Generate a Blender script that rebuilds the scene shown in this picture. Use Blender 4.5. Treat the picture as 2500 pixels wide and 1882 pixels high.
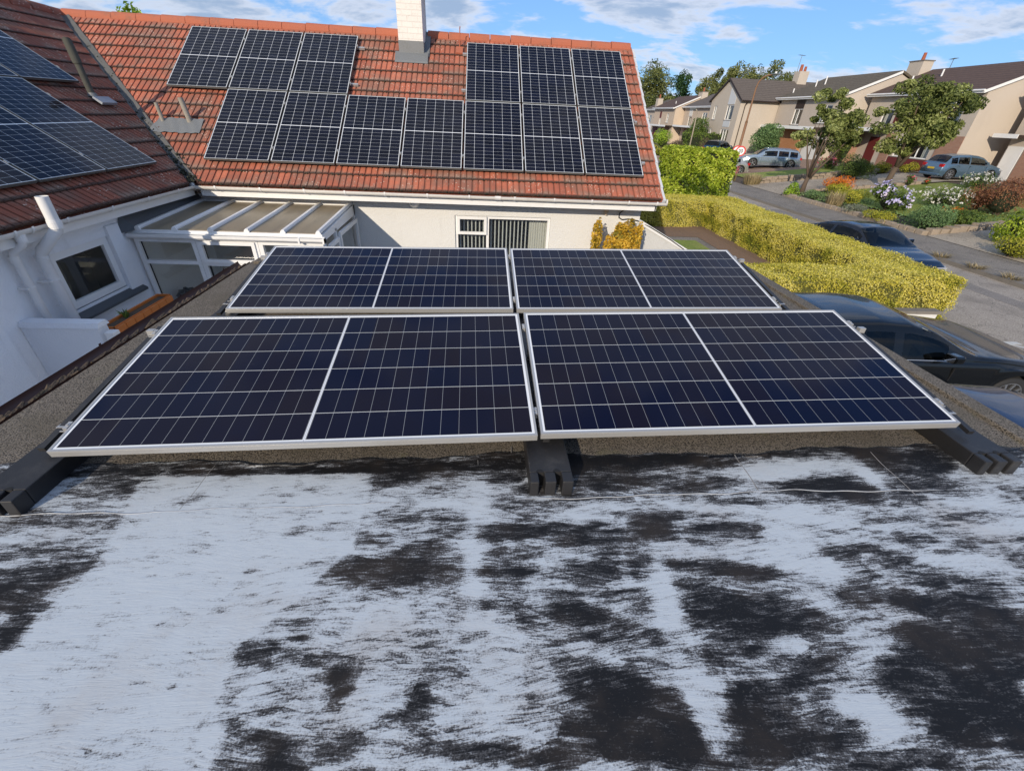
import bpy, math, random
import numpy as np
from mathutils import Vector, Matrix
random.seed(7); RNG = np.random.default_rng(7)
S = bpy.context.scene
for o_ in list(bpy.data.objects): bpy.data.objects.remove(o_)
COL = S.collection
rad = math.radians

# ---------------------------------------------------------------- camera
cam_d = bpy.data.cameras.new('camera'); cam = bpy.data.objects.new('camera', cam_d); COL.objects.link(cam)
YAW, PITCH, ROLL, FPX = 0.0815, 0.5586, 0.0492, 1063.48
fw = Vector((math.sin(YAW)*math.cos(PITCH), math.cos(YAW)*math.cos(PITCH), -math.sin(PITCH)))
rt = Vector((math.cos(YAW), -math.sin(YAW), 0)); up = rt.cross(fw)
r2 = rt*math.cos(ROLL) + up*math.sin(ROLL); u2 = -rt*math.sin(ROLL) + up*math.cos(ROLL)
cam.matrix_world = Matrix(((r2.x, u2.x, -fw.x, 0), (r2.y, u2.y, -fw.y, 0), (r2.z, u2.z, -fw.z, 3.8), (0, 0, 0, 1)))
cam_d.sensor_width = 36; cam_d.lens = FPX/2500*36; cam_d.clip_start = .02; cam_d.clip_end = 3000
S.camera = cam

# ---------------------------------------------------------------- sun, sky, exposure
SUN_AZ, SUN_EL = 26.0, 20.5           # shadows fall towards +Y and 26 degrees to the right
sun_to = Vector((-math.sin(rad(SUN_AZ))*math.cos(rad(SUN_EL)), -math.cos(rad(SUN_AZ))*math.cos(rad(SUN_EL)), math.sin(rad(SUN_EL))))
sd = bpy.data.lights.new('sun', 'SUN'); sun = bpy.data.objects.new('sun', sd); COL.objects.link(sun)
sd.energy = 3.1; sd.angle = rad(.55); sd.color = (1.0, .87, .70)
sun.rotation_euler = sun_to.to_track_quat('Z', 'Y').to_euler()
W = bpy.data.worlds.new('World'); S.world = W; W.use_nodes = True
wn = W.node_tree; wn.nodes.clear()
S.view_settings.view_transform = 'Standard'; S.view_settings.look = 'None'
S.view_settings.exposure = .40; S.view_settings.gamma = 1; S.view_settings.use_curve_mapping = False

class NT:
    """tiny wrapper for building node trees by expression"""
    def __init__(s, nt): s.nt = nt
    def n(s, typ, ins=None, out=0, **kw):
        nd = s.nt.nodes.new(typ)
        for k, v in kw.items(): setattr(nd, k, v)
        for k, v in (ins or {}).items():
            sock = nd.inputs[k]
            if isinstance(v, bpy.types.NodeSocket): s.nt.links.new(v, sock)
            else: sock.default_value = v
        return nd.outputs[out] if out is not None else nd
    def m(s, op, a, b=0.0, c=0.0, clamp=False):
        return s.n('ShaderNodeMath', {0: a, 1: b, 2: c}, operation=op, use_clamp=clamp)
    def add(s, a, b): return s.m('ADD', a, b)
    def sub(s, a, b): return s.m('SUBTRACT', a, b)
    def mul(s, a, b): return s.m('MULTIPLY', a, b)
    def ss(s, x, lo, hi, a=0.0, b=1.0):
        return s.n('ShaderNodeMapRange', {0: x, 1: lo, 2: hi, 3: a, 4: b}, interpolation_type='SMOOTHSTEP')
    def lin(s, x, lo, hi, a=0.0, b=1.0):
        return s.n('ShaderNodeMapRange', {0: x, 1: lo, 2: hi, 3: a, 4: b})
    def mix(s, f, a, b):
        nd = s.nt.nodes.new('ShaderNodeMix'); nd.data_type = 'RGBA'
        for i, v in ((0, f), (6, a), (7, b)):
            if isinstance(v, bpy.types.NodeSocket): s.nt.links.new(v, nd.inputs[i])
            else: nd.inputs[i].default_value = v if i == 0 else (*v, 1)[:4]
        return nd.outputs[2]
    def obj(s): return s.n('ShaderNodeTexCoord', out=3)
    def geo(s): return s.n('ShaderNodeNewGeometry', out=0)
    def vm(s, v, sc=(1, 1, 1), loc=(0, 0, 0), rot=(0, 0, 0)):
        return s.n('ShaderNodeMapping', {0: v, 1: loc, 2: rot, 3: sc})
    def noise(s, v, scale, detail=3, rough=.55, dist=0.0, out=0):
        return s.n('ShaderNodeTexNoise', {'Vector': v, 'Scale': scale, 'Detail': detail, 'Roughness': rough, 'Distortion': dist}, out=out)
    def vor(s, v, scale, out=0, **kw): return s.n('ShaderNodeTexVoronoi', {'Vector': v, 'Scale': scale}, out=out, **kw)
    def sep(s, v):
        nd = s.n('ShaderNodeSeparateXYZ', {0: v}, out=None); return nd.outputs
    def comb(s, x, y, z): return s.n('ShaderNodeCombineXYZ', {0: x, 1: y, 2: z})
    def fres(s, f0=.04):
        nd = s.nt.nodes.new('ShaderNodeNewGeometry'); d = s.n('ShaderNodeVectorMath', {0: nd.outputs[1], 1: nd.outputs[4]}, out=1, operation='DOT_PRODUCT')
        k = s.m('POWER', s.m('SUBTRACT', 1.0, s.m('ABSOLUTE', d), clamp=True), 5.0); return s.add(s.mul(k, 1-f0), f0)
    def bump(s, h, strength=.3, dist=.01): return s.n('ShaderNodeBump', {'Strength': strength, 'Distance': dist, 'Height': h})

# sky with broken cloud
w = NT(wn)
sky = w.n('ShaderNodeTexSky', sky_type='NISHITA', sun_disc=False, sun_elevation=rad(SUN_EL), sun_rotation=rad(180+SUN_AZ), air_density=1.0, dust_density=.25, ozone_density=4.0)
gen = w.n('ShaderNodeTexCoord', out=0)
sx, sy, sz = w.sep(gen)
inv = w.m('DIVIDE', 1.0, w.m('MAXIMUM', w.add(sz, .20), .05))
pv = w.comb(w.mul(sx, inv), w.mul(sy, inv), 0.0)
n1 = w.noise(w.vm(pv, (.85, 1.15, 1), (3.1, .4, 0)), 1.9, 8, .58, .35)
n2 = w.noise(w.vm(pv, (.9, 1.3, 1), (9.2, 5.5, 0)), 6.0, 5, .6, .2)
az = w.m('ARCTAN2', sx, sy)
left = w.ss(az, .10, -.25)                       # thicker cloud to the left
cov = w.add(w.add(w.mul(n1, .8), w.mul(n2, .2)), w.mul(left, .075))
cm = w.ss(cov, .47, .585)
core = w.ss(cov, .53, .66)
cloud = w.mix(core, (4.0, 4.2, 4.7), (1.85, 2.4, 3.3))
skyg = w.n('ShaderNodeGamma', {0: sky, 1: .55})
skyc = w.n('ShaderNodeVectorMath', {0: skyg, 1: (.76, 1.14, 1.72)}, operation='MULTIPLY')
fin = w.mix(w.mul(cm, .86), skyc, cloud)
bg = w.n('ShaderNodeBackground', {'Color': fin, 'Strength': .15})
wn.links.new(bg, w.n('ShaderNodeOutputWorld', out=None).inputs[0])

# ---------------------------------------------------------------- materials
MATS = {}
def mat(name, fn=None, base=(.5, .5, .5), rough=.6, metal=0.0, spec=.5, coat=0.0, trans=0.0):
    if name in MATS: return MATS[name]
    m = bpy.data.materials.new(name); m.use_nodes = True; nt = m.node_tree
    b = nt.nodes['Principled BSDF']
    b.inputs['Base Color'].default_value = (*base, 1); b.inputs['Roughness'].default_value = rough
    b.inputs['Metallic'].default_value = metal; b.inputs['Specular IOR Level'].default_value = spec
    b.inputs['Coat Weight'].default_value = coat
    if coat: b.inputs['Coat Roughness'].default_value = .03
    if fn: fn(NT(nt), b, nt)
    MATS[name] = m; return m
def setc(nt, b, sock, name='Base Color'): nt.links.new(sock, b.inputs[name])

def grime(base, var=.12, scale=3.0, bumps=None, rough=.7, dirt=(.25, .23, .2), dirt_amt=.35):
    def f(e, b, nt):
        g = e.geo()
        a = e.noise(g, scale, 5, .6); c = e.noise(g, scale*9, 4, .6)
        col = e.mix(e.mul(e.ss(e.add(e.mul(a, .7), e.mul(c, .3)), .5, .75), dirt_amt), base, tuple(x*y for x, y in zip(base, dirt)) if dirt_amt < 0 else dirt)
        col = e.mix(e.mul(c, var), col, tuple(x*.6 for x in base))
        setc(nt, b, col)
        b.inputs['Roughness'].default_value = rough
        if bumps:
            h = e.noise(g, bumps[0], 3, .6)
            nt.links.new(e.bump(h, bumps[1], bumps[2]), b.inputs['Normal'])
    return f

def harl(base, warm=1):
    def f(e, b, nt):
        g = e.geo()
        h = e.vor(e.vm(g, (1, 1, 1)), 62, feature='SMOOTH_F1'); h2 = e.noise(g, 110, 3, .6)
        hh = e.add(e.mul(h, .8), e.mul(h2, .35))
        big = e.noise(g, 1.3, 5, .65); st = e.noise(e.vm(g, (3, 3, .5)), 2.0, 4, .6)
        col = e.mix(e.mul(e.ss(big, .45, .8), .28), base, tuple(x*.72 for x in base))
        col = e.mix(e.mul(e.ss(st, .58, .78), .22), col, (.42, .4, .37))
        setc(nt, b, col); b.inputs['Roughness'].default_value = .85
        nt.links.new(e.bump(hh, .55, .012), b.inputs['Normal'])
    return f
M_WALL = mat('white_painted_harling', harl((.68, .675, .65)))
M_WALL2 = mat('white_render_shade_blue', harl((.82, .84, .87)))  # same harling for shaded walls, the blue of the shade put into its colour
M_UPVC = mat('white_upvc', grime((.80, .80, .79), .06, 2.5, None, .35, (.45, .43, .38), .25))
M_GUT = mat('weathered_white_gutter', grime((.76, .74, .70), .12, 3, None, .45, (.4, .38, .33), .5))
M_ALU = mat('anodised_aluminium', grime((.44, .44, .435), .1, 6, None, .32, (.5, .5, .5), .3)); MATS['anodised_aluminium'].node_tree.nodes['Principled BSDF'].inputs['Metallic'].default_value = .35
M_ALU2 = mat('dirty_aluminium_frame', grime((.40, .40, .36), .3, 9, None, .45, (.22, .23, .15), .8)); MATS['dirty_aluminium_frame'].node_tree.nodes['Principled BSDF'].inputs['Metallic'].default_value = .4
M_DARK = mat('dark_interior', base=(.012, .012, .013), rough=.8)
M_BLACKP = mat('black_recycled_plastic', grime((.022, .022, .024), .4, 7, (180, .25, .003), .5, (.09, .085, .08), .55))
M_RUB = mat('black_rubber', base=(.018, .018, .018), rough=.75)
M_LEAD = mat('lead_flashing', grime((.185, .195, .20), .35, 5, (40, .3, .006), .6, (.14, .14, .12), .6))
M_VALLEY = mat('mossy_valley_mortar', grime((.13, .13, .125), .5, 7, (60, .6, .015), .85, (.035, .036, .03), .9))
M_MOSS = mat('moss_clump', grime((.035, .04, .025), .5, 9, (90, .6, .01), .95, (.015, .015, .01), .6))
M_VENT = mat('weathered_vent_pipe', grime((.34, .31, .26), .4, 8, (60, .3, .004), .8, (.09, .085, .075), .7))
M_VENTD = mat('dark_vent_pipe', grime((.085, .085, .07), .5, 6, (60, .3, .004), .8, (.03, .03, .028), .9))
M_BROWNG = mat('brown_plastic_gutter', grime((.075, .028, .018), .3, 5, None, .5, (.03, .02, .016), .6))
M_SLATE = mat('dark_slate_sill', grime((.085, .095, .105), .3, 5, None, .6, (.05, .05, .05), .3))
M_ORANGE = mat('terracotta_plastic', grime((.56, .17, .035), .2, 5, None, .55, (.3, .1, .03), .4))
M_POLY = mat('bronze_polycarbonate', None, (.25, .2, .14), .28, 0, .6)
def f_poly(e, b, nt):
    x, y, z = e.sep(e.obj())
    st = e.m('SINE', e.mul(x, 520)); g = e.geo()
    n_ = e.noise(e.vm(g, (6, 1.2, 1)), 1.6, 5, .6)
    c = e.mix(e.ss(n_, .35, .7), (.50, .42, .30), (.38, .33, .25))
    c = e.mix(e.mul(e.ss(st, -.4, .6), .16), c, (.30, .25, .18))
    setc(nt, b, c)
f_poly(NT(M_POLY.node_tree), M_POLY.node_tree.nodes['Principled BSDF'], M_POLY.node_tree)
_nt = M_POLY.node_tree; _e = NT(_nt)
_nt.links.new(_e.n('ShaderNodeMixShader', {0: .42, 1: _nt.nodes['Principled BSDF'].outputs[0], 2: _e.n('ShaderNodeBsdfTranslucent', {'Color': (.62, .56, .46, 1)})}), _nt.nodes['Material Output'].inputs[0])

def f_glass(e, b, nt):
    nt.nodes.remove(b)
    lw = e.fres(.055)
    gl = e.n('ShaderNodeBsdfGlossy', {'Roughness': .01, 'Color': (1, 1, 1, 1)})
    tr = e.n('ShaderNodeBsdfTransparent', {'Color': (.80, .84, .84, 1)})
    mx = e.n('ShaderNodeMixShader', {0: e.m('MINIMUM', e.mul(lw, 1.5), 1.0), 1: tr, 2: gl})
    nt.links.new(mx, nt.nodes['Material Output'].inputs[0])
M_GLASS = mat('clear_window_glass', f_glass)
M_GLASSD = mat('dark_window_glass', base=(.018, .022, .026), rough=.03, spec=.9)

def f_tiles(shade):
    def f(e, b, nt):
        g = e.geo()
        at = e.n('ShaderNodeAttribute', attribute_name='tile', out=None)
        rnd = at.outputs[2]; cr, cg, cb = e.sep(at.outputs[1])    # r=random, g=height along course (0 = lower edge), b=0..1 groove
        n_ = e.noise(g, 5.5, 5, .6); nf = e.noise(g, 55, 4, .65)
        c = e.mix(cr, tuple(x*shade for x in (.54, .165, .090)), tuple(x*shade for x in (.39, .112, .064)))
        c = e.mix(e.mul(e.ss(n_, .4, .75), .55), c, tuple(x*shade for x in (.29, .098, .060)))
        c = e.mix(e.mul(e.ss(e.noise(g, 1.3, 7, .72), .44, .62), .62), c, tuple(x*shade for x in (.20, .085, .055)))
        # grey lichen bloom near lower tile edges, pale spots, dark moss in laps and joints
        edge = e.ss(cg, .50, .0)
        gre = e.mul(e.ss(e.add(e.noise(g, 2.6, 5, .6), e.mul(nf, .22)), .56, .70), e.add(e.mul(edge, .7), .22))
        c = e.mix(e.mul(gre, .8), c, (.29, .225, .17))
        v = e.vor(g, 24, 0); sp = e.mul(e.ss(v, .28, .15), e.ss(e.noise(g, 3.1, 4, .6), .47, .58))
        c = e.mix(e.mul(sp, .85), c, (.66, .55, .44))
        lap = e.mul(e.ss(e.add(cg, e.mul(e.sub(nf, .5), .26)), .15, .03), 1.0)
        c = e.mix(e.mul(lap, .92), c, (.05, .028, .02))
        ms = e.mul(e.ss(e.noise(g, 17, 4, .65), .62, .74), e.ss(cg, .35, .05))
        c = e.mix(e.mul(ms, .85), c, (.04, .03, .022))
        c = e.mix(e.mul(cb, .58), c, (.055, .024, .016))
        setc(nt, b, c); b.inputs['Roughness'].default_value = .82
        nt.links.new(e.bump(nf, .35, .004), b.inputs['Normal'])
    return f
M_TILE = mat('orange_concrete_roof_tiles', f_tiles(1.0))
M_TILE2 = mat('shade_dimmed_roof_tiles', f_tiles(.62))  # same tiles with the colour dimmed to stand for a slope in shade
M_RIDGE = mat('ridge_tile_red', grime((.46, .14, .075), .35, 4, (50, .4, .006), .85, (.16, .12, .09), .7))

def f_felt(e, b, nt):
    g = e.geo()
    a = e.noise(g, 95, 3, .75); v = e.vor(g, 140, 0); m_ = e.noise(g, 3.2, 5, .6); k = e.noise(g, 14, 4, .6)
    sp = e.add(e.mul(a, .65), e.mul(v, .45))
    c = e.mix(e.ss(sp, .40, .62), (.016, .013, .011), (.20, .172, .138))
    c = e.mix(e.mul(e.ss(m_, .42, .72), .55), c, (.10, .085, .06))
    c = e.mix(e.mul(e.ss(k, .6, .75), .5), c, (.045, .036, .03))
    c = e.mix(e.mul(e.ss(e.noise(g, 6.5, 4, .6), .60, .72), .35), c, (.16, .15, .08))
    setc(nt, b, c); b.inputs['Roughness'].default_value = .95
    nt.links.new(e.bump(sp, .7, .006), b.inputs['Normal'])
M_FELT = mat('mineral_roofing_felt', f_felt)

def f_paint(e, b, nt):
    g = e.geo(); cv = e.n('ShaderNodeAttribute', attribute_name='cover', out=2)
    # brush strokes: swept mostly side to side, the angle wandering from one stroke patch to the next
    wob = e.noise(e.vm(g, (1.0, 1.7, 1)), 2.3, 2, .5, out=1)
    wv = e.n('ShaderNodeVectorMath', {0: wob, 1: (.5, .5, .5)}, operation='SUBTRACT')
    wv = e.n('ShaderNodeVectorMath', {0: wv, 'Scale': .045}, operation='SCALE')
    gw = e.n('ShaderNodeVectorMath', {0: g, 1: wv}, operation='ADD')
    def strokes(cell, seed, swing):
        pc = e.vor(e.vm(g, (1, 2.4, 0), (seed, seed*1.7, 0)), cell, out=1)
        r_, g_, b_ = e.sep(pc)
        rv = e.n('ShaderNodeVectorRotate', {'Vector': gw, 'Angle': e.mul(e.sub(r_, .5), swing)}, rotation_type='Z_AXIS')
        s1 = e.noise(e.vm(rv, (5.0, 100, 1), (seed, 0, 0)), 1.0, 3, .6)
        s2 = e.noise(e.vm(rv, (16, 330, 1), (0, seed, 0)), 1.0, 3, .7)
        return e.add(e.mul(e.sub(s1, .5), .62), e.mul(e.sub(s2, .5), .48)), e.sub(b_, .5)
    A, ra = strokes(3.4, 1.3, .30); B, rb = strokes(6.5, 7.7, .60)
    st = e.add(e.mul(A, .62), e.mul(B, .46))                      # about +-0.12
    fine = e.noise(g, 170, 2, .7); grit = e.sub(fine, .5)
    pat = e.add(e.mul(e.sub(e.noise(e.vm(g, (2.6, 6.5, 1)), 2.0, 4, .6), .5), .6), e.mul(e.sub(e.noise(e.vm(gw, (3.4, 9, 1), (4, 2, 0)), 4.2, 4, .6), .5), .85))
    blk = e.sub(e.n('ShaderNodeTexVoronoi', {'Vector': e.vm(gw, (1, 2.6, 0)), 'Scale': 7.5, 'Randomness': .8}, out=1), (0, 0, 0)) if 0 else e.sub(e.sep(e.vor(e.vm(gw, (1, 2.6, 0), (2.2, .7, 0)), 7.5, out=1))[0], .5)
    lev = e.add(e.add(e.mul(e.sub(cv, .475), .84), e.mul(st, 2.05)), e.add(e.mul(grit, .75), e.add(e.mul(pat, 1.05), e.add(e.mul(blk, .17), e.mul(e.add(ra, e.mul(rb, .7)), .17)))))
    band = e.mul(e.ss(e.sep(g)[1], 1.50, 1.60), .34)              # ragged bare strip along the lap
    lev = e.sub(lev, band)
    p = e.ss(lev, -.075, .12)
    thin = e.ss(lev, .0, .36)
    st = e.add(st, .5)
    bl = e.noise(g, 3.4, 5, .6)
    black = e.mix(e.ss(bl, .45, .70), (.009, .009, .010), (.030, .024, .020))
    black = e.mix(e.mul(e.ss(fine, .62, .75), .4), black, (.12, .11, .10))
    white = e.mix(thin, (.33, .345, .36), (.56, .61, .645))
    scuff = e.noise(e.vm(g, (1, 1, 1)), 2.1, 6, .65)
    white = e.mix(e.mul(e.ss(scuff, .50, .78), .42), white, (.44, .40, .36))
    str2 = e.noise(e.vm(gw, (5, 70, 1)), 1.0, 4, .65)
    white = e.mix(e.mul(e.ss(str2, .55, .72), .25), white, (.50, .49, .49))
    black = e.mix(e.mul(e.ss(lev, -.34, .0), .26), black, (.30, .30, .31))
    c = e.mix(e.mul(p, .95), black, white)
    setc(nt, b, c)
    b.inputs['Specular IOR Level'].default_value = .28
    nt.links.new(e.lin(p, 0, 1, .60, .50), b.inputs['Roughness'])
    h = e.add(e.mul(p, .5), e.add(e.mul(st, .6), e.mul(e.noise(g, 7, 4, .6), 1.2)))
    nt.links.new(e.bump(h, .28, .010), b.inputs['Normal'])
M_PAINT = mat('brushed_white_roof_paint', f_paint)

def line(e, x, pos, half, soft):          # 1 on a line at x=pos
    d = e.m('ABSOLUTE', e.sub(x, pos)); return e.ss(d, half+soft, half-soft*.3)
def period(e, x, start, pitch, half, soft):
    t = e.m('DIVIDE', e.sub(x, start), pitch); fr = e.m('ABSOLUTE', e.sub(t, e.m('ROUND', t)))
    return e.ss(e.mul(fr, pitch), half+soft, max(half-soft*.3, 0))
def f_cells_big(e, b, nt):
    x, y, z = e.sep(e.obj())
    hw = (1.047-.022-.008)/12; rh = (1.036-.044)/6
    xm = e.m('ABSOLUTE', e.sub(x, 1.047))
    vline = period(e, xm, .008, hw, .0005, .0007); hline = period(e, y, .022, rh, .0010, .0009)
    mid = e.ss(xm, .0065, .0045); core = e.ss(xm, .0022, .0012)
    border = e.m('MAXIMUM', e.ss(xm, 1.0235, 1.0255), e.ss(e.m('ABSOLUTE', e.sub(y, .518)), .4965, .4985))
    cx = e.m('FLOOR', e.m('DIVIDE', e.sub(x, .03), hw)); cy = e.m('FLOOR', e.m('DIVIDE', e.sub(y, .022), rh))
    rn = e.n('ShaderNodeTexWhiteNoise', {'Vector': e.comb(e.m('FLOOR', e.m('DIVIDE', cx, 2.0)), cy, e.n('ShaderNodeObjectInfo', out=5))}, out=0)
    c = e.mix(rn, (.0038, .0065, .024), (.0105, .0085, .0170))
    c = e.mix(e.mul(e.ss(e.noise(e.obj(), 2.2, 4, .6), .45, .75), .5), c, (.0040, .0075, .030))
    c = e.mix(e.mul(vline, .62), c, (.50, .53, .55)); c = e.mix(e.mul(hline, .95), c, (.80, .82, .80))
    c = e.mix(e.m('MAXIMUM', mid, border), c, (.80, .82, .84)); c = e.mix(e.mul(core, .55), c, (.20, .22, .28))
    dust = e.noise(e.obj(), 9, 5, .6)
    c = e.mix(e.mul(e.ss(dust, .66, .80), .05), c, (.5, .5, .5))
    setc(nt, b, c); b.inputs['Roughness'].default_value = .10; b.inputs['IOR'].default_value = 1.21
M_CELLB = mat('solar_cells_landscape', f_cells_big)
def f_cells(tintd):
    def f(e, b, nt):
        x, y, z = e.sep(e.obj())
        W_, H_ = 1.028, 1.7302
        cw = (W_-.028)/6; ym = e.m('ABSOLUTE', e.sub(y, H_/2)); rh = (H_/2-.014-.006)/10
        vl = period(e, x, .014, cw, .0013, .0009); hl = period(e, ym, .006, rh, .0009, .0007)
        tx = e.m('DIVIDE', e.sub(x, .014), cw); fx = e.mul(e.m('ABSOLUTE', e.sub(tx, e.m('ROUND', tx))), cw)
        ty = e.m('DIVIDE', e.sub(ym, .006), rh); fy = e.mul(e.m('ABSOLUTE', e.sub(ty, e.m('ROUND', ty))), rh)
        dia = e.ss(e.add(fx, fy), .0085, .0045)
        mid = e.ss(ym, .0065, .0045)
        border = e.m('MAXIMUM', e.ss(e.m('ABSOLUTE', e.sub(x, W_/2)), W_/2-.0135, W_/2-.0115), e.ss(ym, H_/2-.0135, H_/2-.0115))
        rn = e.n('ShaderNodeTexWhiteNoise', {'Vector': e.comb(e.m('FLOOR', tx), e.m('FLOOR', e.m('DIVIDE', y, rh)), e.n('ShaderNodeObjectInfo', out=5))}, out=0)
        c = e.mix(rn, tuple(k*tintd for k in (.0055, .006, .012)), tuple(k*tintd for k in (.0085, .010, .022)))
        bus = period(e, x, .014, cw/9, .0004, .0006)
        c = e.mix(e.mul(vl, .95), c, (.74, .78, .82)); c = e.mix(e.mul(hl, .80), c, (.66, .70, .72))
        c = e.mix(e.m('MAXIMUM', e.m('MAXIMUM', mid, border), dia), c, (.80, .83, .85))
        setc(nt, b, c); b.inputs['Roughness'].default_value = .10; b.inputs['IOR'].default_value = 1.24
    return f
M_CELL = mat('solar_cells_portrait', f_cells(1.0))

def f_leaf(ca, cb_, cc=None, trans=.35, rough=.5):
    def f(e, b, nt):
        at = e.n('ShaderNodeAttribute', attribute_name='v', out=2)
        c = e.mix(e.ss(at, .0, .6), ca, cb_)
        if cc: c = e.mix(e.ss(at, .55, 1.0), c, cc)
        setc(nt, b, c); b.inputs['Roughness'].default_value = rough; b.inputs['Specular IOR Level'].default_value = .3
        tl = e.n('ShaderNodeBsdfTranslucent', {'Color': c})
        mx = e.n('ShaderNodeMixShader', {0: trans, 1: b.outputs[0], 2: tl})
        nt.links.new(mx, nt.nodes['Material Output'].inputs[0])
    return f
def leafmat(name, a, b_, c=None, trans=.3, rough=.5): return mat('leaf_'+name, f_leaf(a, b_, c, trans, rough))
L_YEL = leafmat('golden_privet', (.24, .27, .025), (.76, .67, .10), (.88, .80, .30), .4)
L_LAU = leafmat('laurel', (.07, .12, .012), (.30, .40, .03), (.62, .68, .10), .35, .3)
L_GRN = leafmat('mid_green', (0.047, 0.081, 0.019), (0.128, 0.196, 0.041), (0.243, 0.324, 0.068))
L_CHER = leafmat('cherry', (.08, .11, .03), (.24, .28, .08), (.50, .54, .22), .35)
L_FAR = leafmat('far_green', (0.081, 0.108, 0.034), (0.189, 0.216, 0.068), (0.338, 0.351, 0.121))
L_CON = leafmat('conifer', (0.016, 0.047, 0.019), (0.041, 0.095, 0.034), (0.081, 0.162, 0.054))
L_SOFT = leafmat('soft_green', (0.081, 0.149, 0.061), (0.176, 0.284, 0.108), (0.297, 0.432, 0.176))
L_PUR = leafmat('purple_brown', (0.068, 0.054, 0.041), (0.162, 0.128, 0.081), (0.324, 0.230, 0.135))
L_RED = leafmat('red_brown', (.12, .05, .03), (.32, .14, .075), (.42, .24, .10))
L_ORG = leafmat('orange_flowers', (0.405, 0.108, 0.014), (0.810, 0.230, 0.027), (0.878, 0.405, 0.054))
L_YG = leafmat('yellow_green', (0.135, 0.176, 0.020), (0.405, 0.405, 0.041), (0.675, 0.594, 0.081))
L_DRY = leafmat('dry_stems', (0.162, 0.135, 0.068), (0.378, 0.297, 0.162), (0.540, 0.446, 0.270))
L_AMB = leafmat('amber_leaves', (.22, .20, .03), (.72, .46, .05), (.88, .62, .10), .35)
L_BRT = leafmat('bright_green', (0.108, 0.189, 0.014), (0.297, 0.459, 0.041), (0.513, 0.675, 0.081))
L_GREY = leafmat('grey_green', (0.135, 0.162, 0.108), (0.270, 0.297, 0.216), (0.446, 0.459, 0.365))
P_WHT = leafmat('white_petals', (.62, .60, .55), (.8, .78, .74), None, .15)
P_LIL = leafmat('lilac_petals', (.42, .40, .72), (.60, .56, .80), (.78, .70, .80), .15)
P_PNK = leafmat('pink_petals', (.55, .08, .13), (.72, .18, .24), (.8, .35, .38), .2)
P_RED = leafmat('red_petals', (.50, .03, .015), (.65, .07, .03), None, .2)
M_BARK = mat('bark', grime((.12, .085, .06), .5, 9, (40, .6, .01), .9, (.05, .04, .03), .5))

def f_asph(base, cracks=True):
    def f(e, b, nt):
        g = e.geo(); a = e.noise(g, 60, 3, .75); v = e.vor(g, 75, 0); m_ = e.noise(g, .7, 5, .6); st = e.noise(e.vm(g, (2.2, .22, 1)), 1.0, 4, .6)
        c = e.mix(e.ss(e.add(e.mul(a, .6), e.mul(v, .5)), .36, .68), tuple(x*.5 for x in base), tuple(min(1, x*1.9) for x in base))
        c = e.mix(e.mul(e.ss(m_, .45, .7), .5), c, tuple(x*.62 for x in base))
        c = e.mix(e.mul(e.ss(st, .5, .7), .30), c, tuple(x*1.5 for x in base))
        if cracks:
            cr = e.vor(e.n('ShaderNodeVectorMath', {0: g, 1: e.noise(g, 2.0, 3, .6, out=1)}, operation='ADD'), .9, feature='DISTANCE_TO_EDGE')
            c = e.mix(e.mul(e.ss(cr, .018, .004), .55), c, tuple(x*.35 for x in base))
        setc(nt, b, c); b.inputs['Roughness'].default_value = .9
        nt.links.new(e.bump(a, .4, .01), b.inputs['Normal'])
    return f
M_ROAD = mat('worn_asphalt_road', f_asph((.25, .218, .182)))
M_PAVE = mat('old_tarmac_pavement', f_asph((.165, .145, .122)))
M_DRIVE = mat('cracked_concrete_drive', f_asph((.27, .23, .18)))
M_DRIVER = mat('red_brown_drive', f_asph((.20, .135, .10), False))
M_KERB = mat('concrete_kerb', grime((.21, .19, .165), .4, 5, (50, .4, .006), .9, (.07, .065, .05), .7))
M_STONE = mat('garden_stone', grime((.36, .29, .22), .5, 5, (14, .8, .03), .9, (.12, .11, .075), .95))
M_SOIL = mat('bare_soil', grime((.11, .08, .055), .5, 6, (30, .8, .03), .95, (.05, .05, .025), .7))
M_CHIP = mat('bark_chippings', grime((.24, .15, .095), .5, 25, (70, .8, .02), .95, (.11, .07, .045), .7))
def f_grass(e, b, nt):
    g = e.geo(); a = e.noise(g, 40, 4, .7); m_ = e.noise(g, .8, 5, .6)
    c = e.mix(e.ss(a, .3, .7), (.10, .15, .02), (.30, .36, .06))
    c = e.mix(e.mul(e.ss(m_, .45, .7), .6), c, (.32, .31, .09))
    setc(nt, b, c); b.inputs['Roughness'].default_value = .9
    nt.links.new(e.bump(a, .8, .03), b.inputs['Normal'])
M_GRASS = mat('lawn_grass', f_grass)
M_LINE = mat('worn_white_road_paint', grime((.6, .6, .57), .4, 12, None, .8, (.16, .15, .13), .8))
def f_harlp(base):
    def f(e, b, nt):
        g = e.geo(); a = e.noise(g, 24, 3, .7); m_ = e.noise(e.vm(g, (1, 1, .4)), .9, 5, .6)
        c = e.mix(e.mul(e.ss(a, .4, .7), .28), base, tuple(x*.72 for x in base)); c = e.mix(e.mul(e.ss(m_, .45, .75), .32), c, tuple(x*.78 for x in base))
        setc(nt, b, c); b.inputs['Roughness'].default_value = .9; nt.links.new(e.bump(a, .4, .02), b.inputs['Normal'])
    return f
M_H1 = mat('beige_harling', f_harlp((.53, .46, .385))); M_H2 = mat('peach_harling', f_harlp((.58, .47, .365))); M_H3 = mat('grey_beige_harling', f_harlp((.52, .455, .38)))
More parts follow.
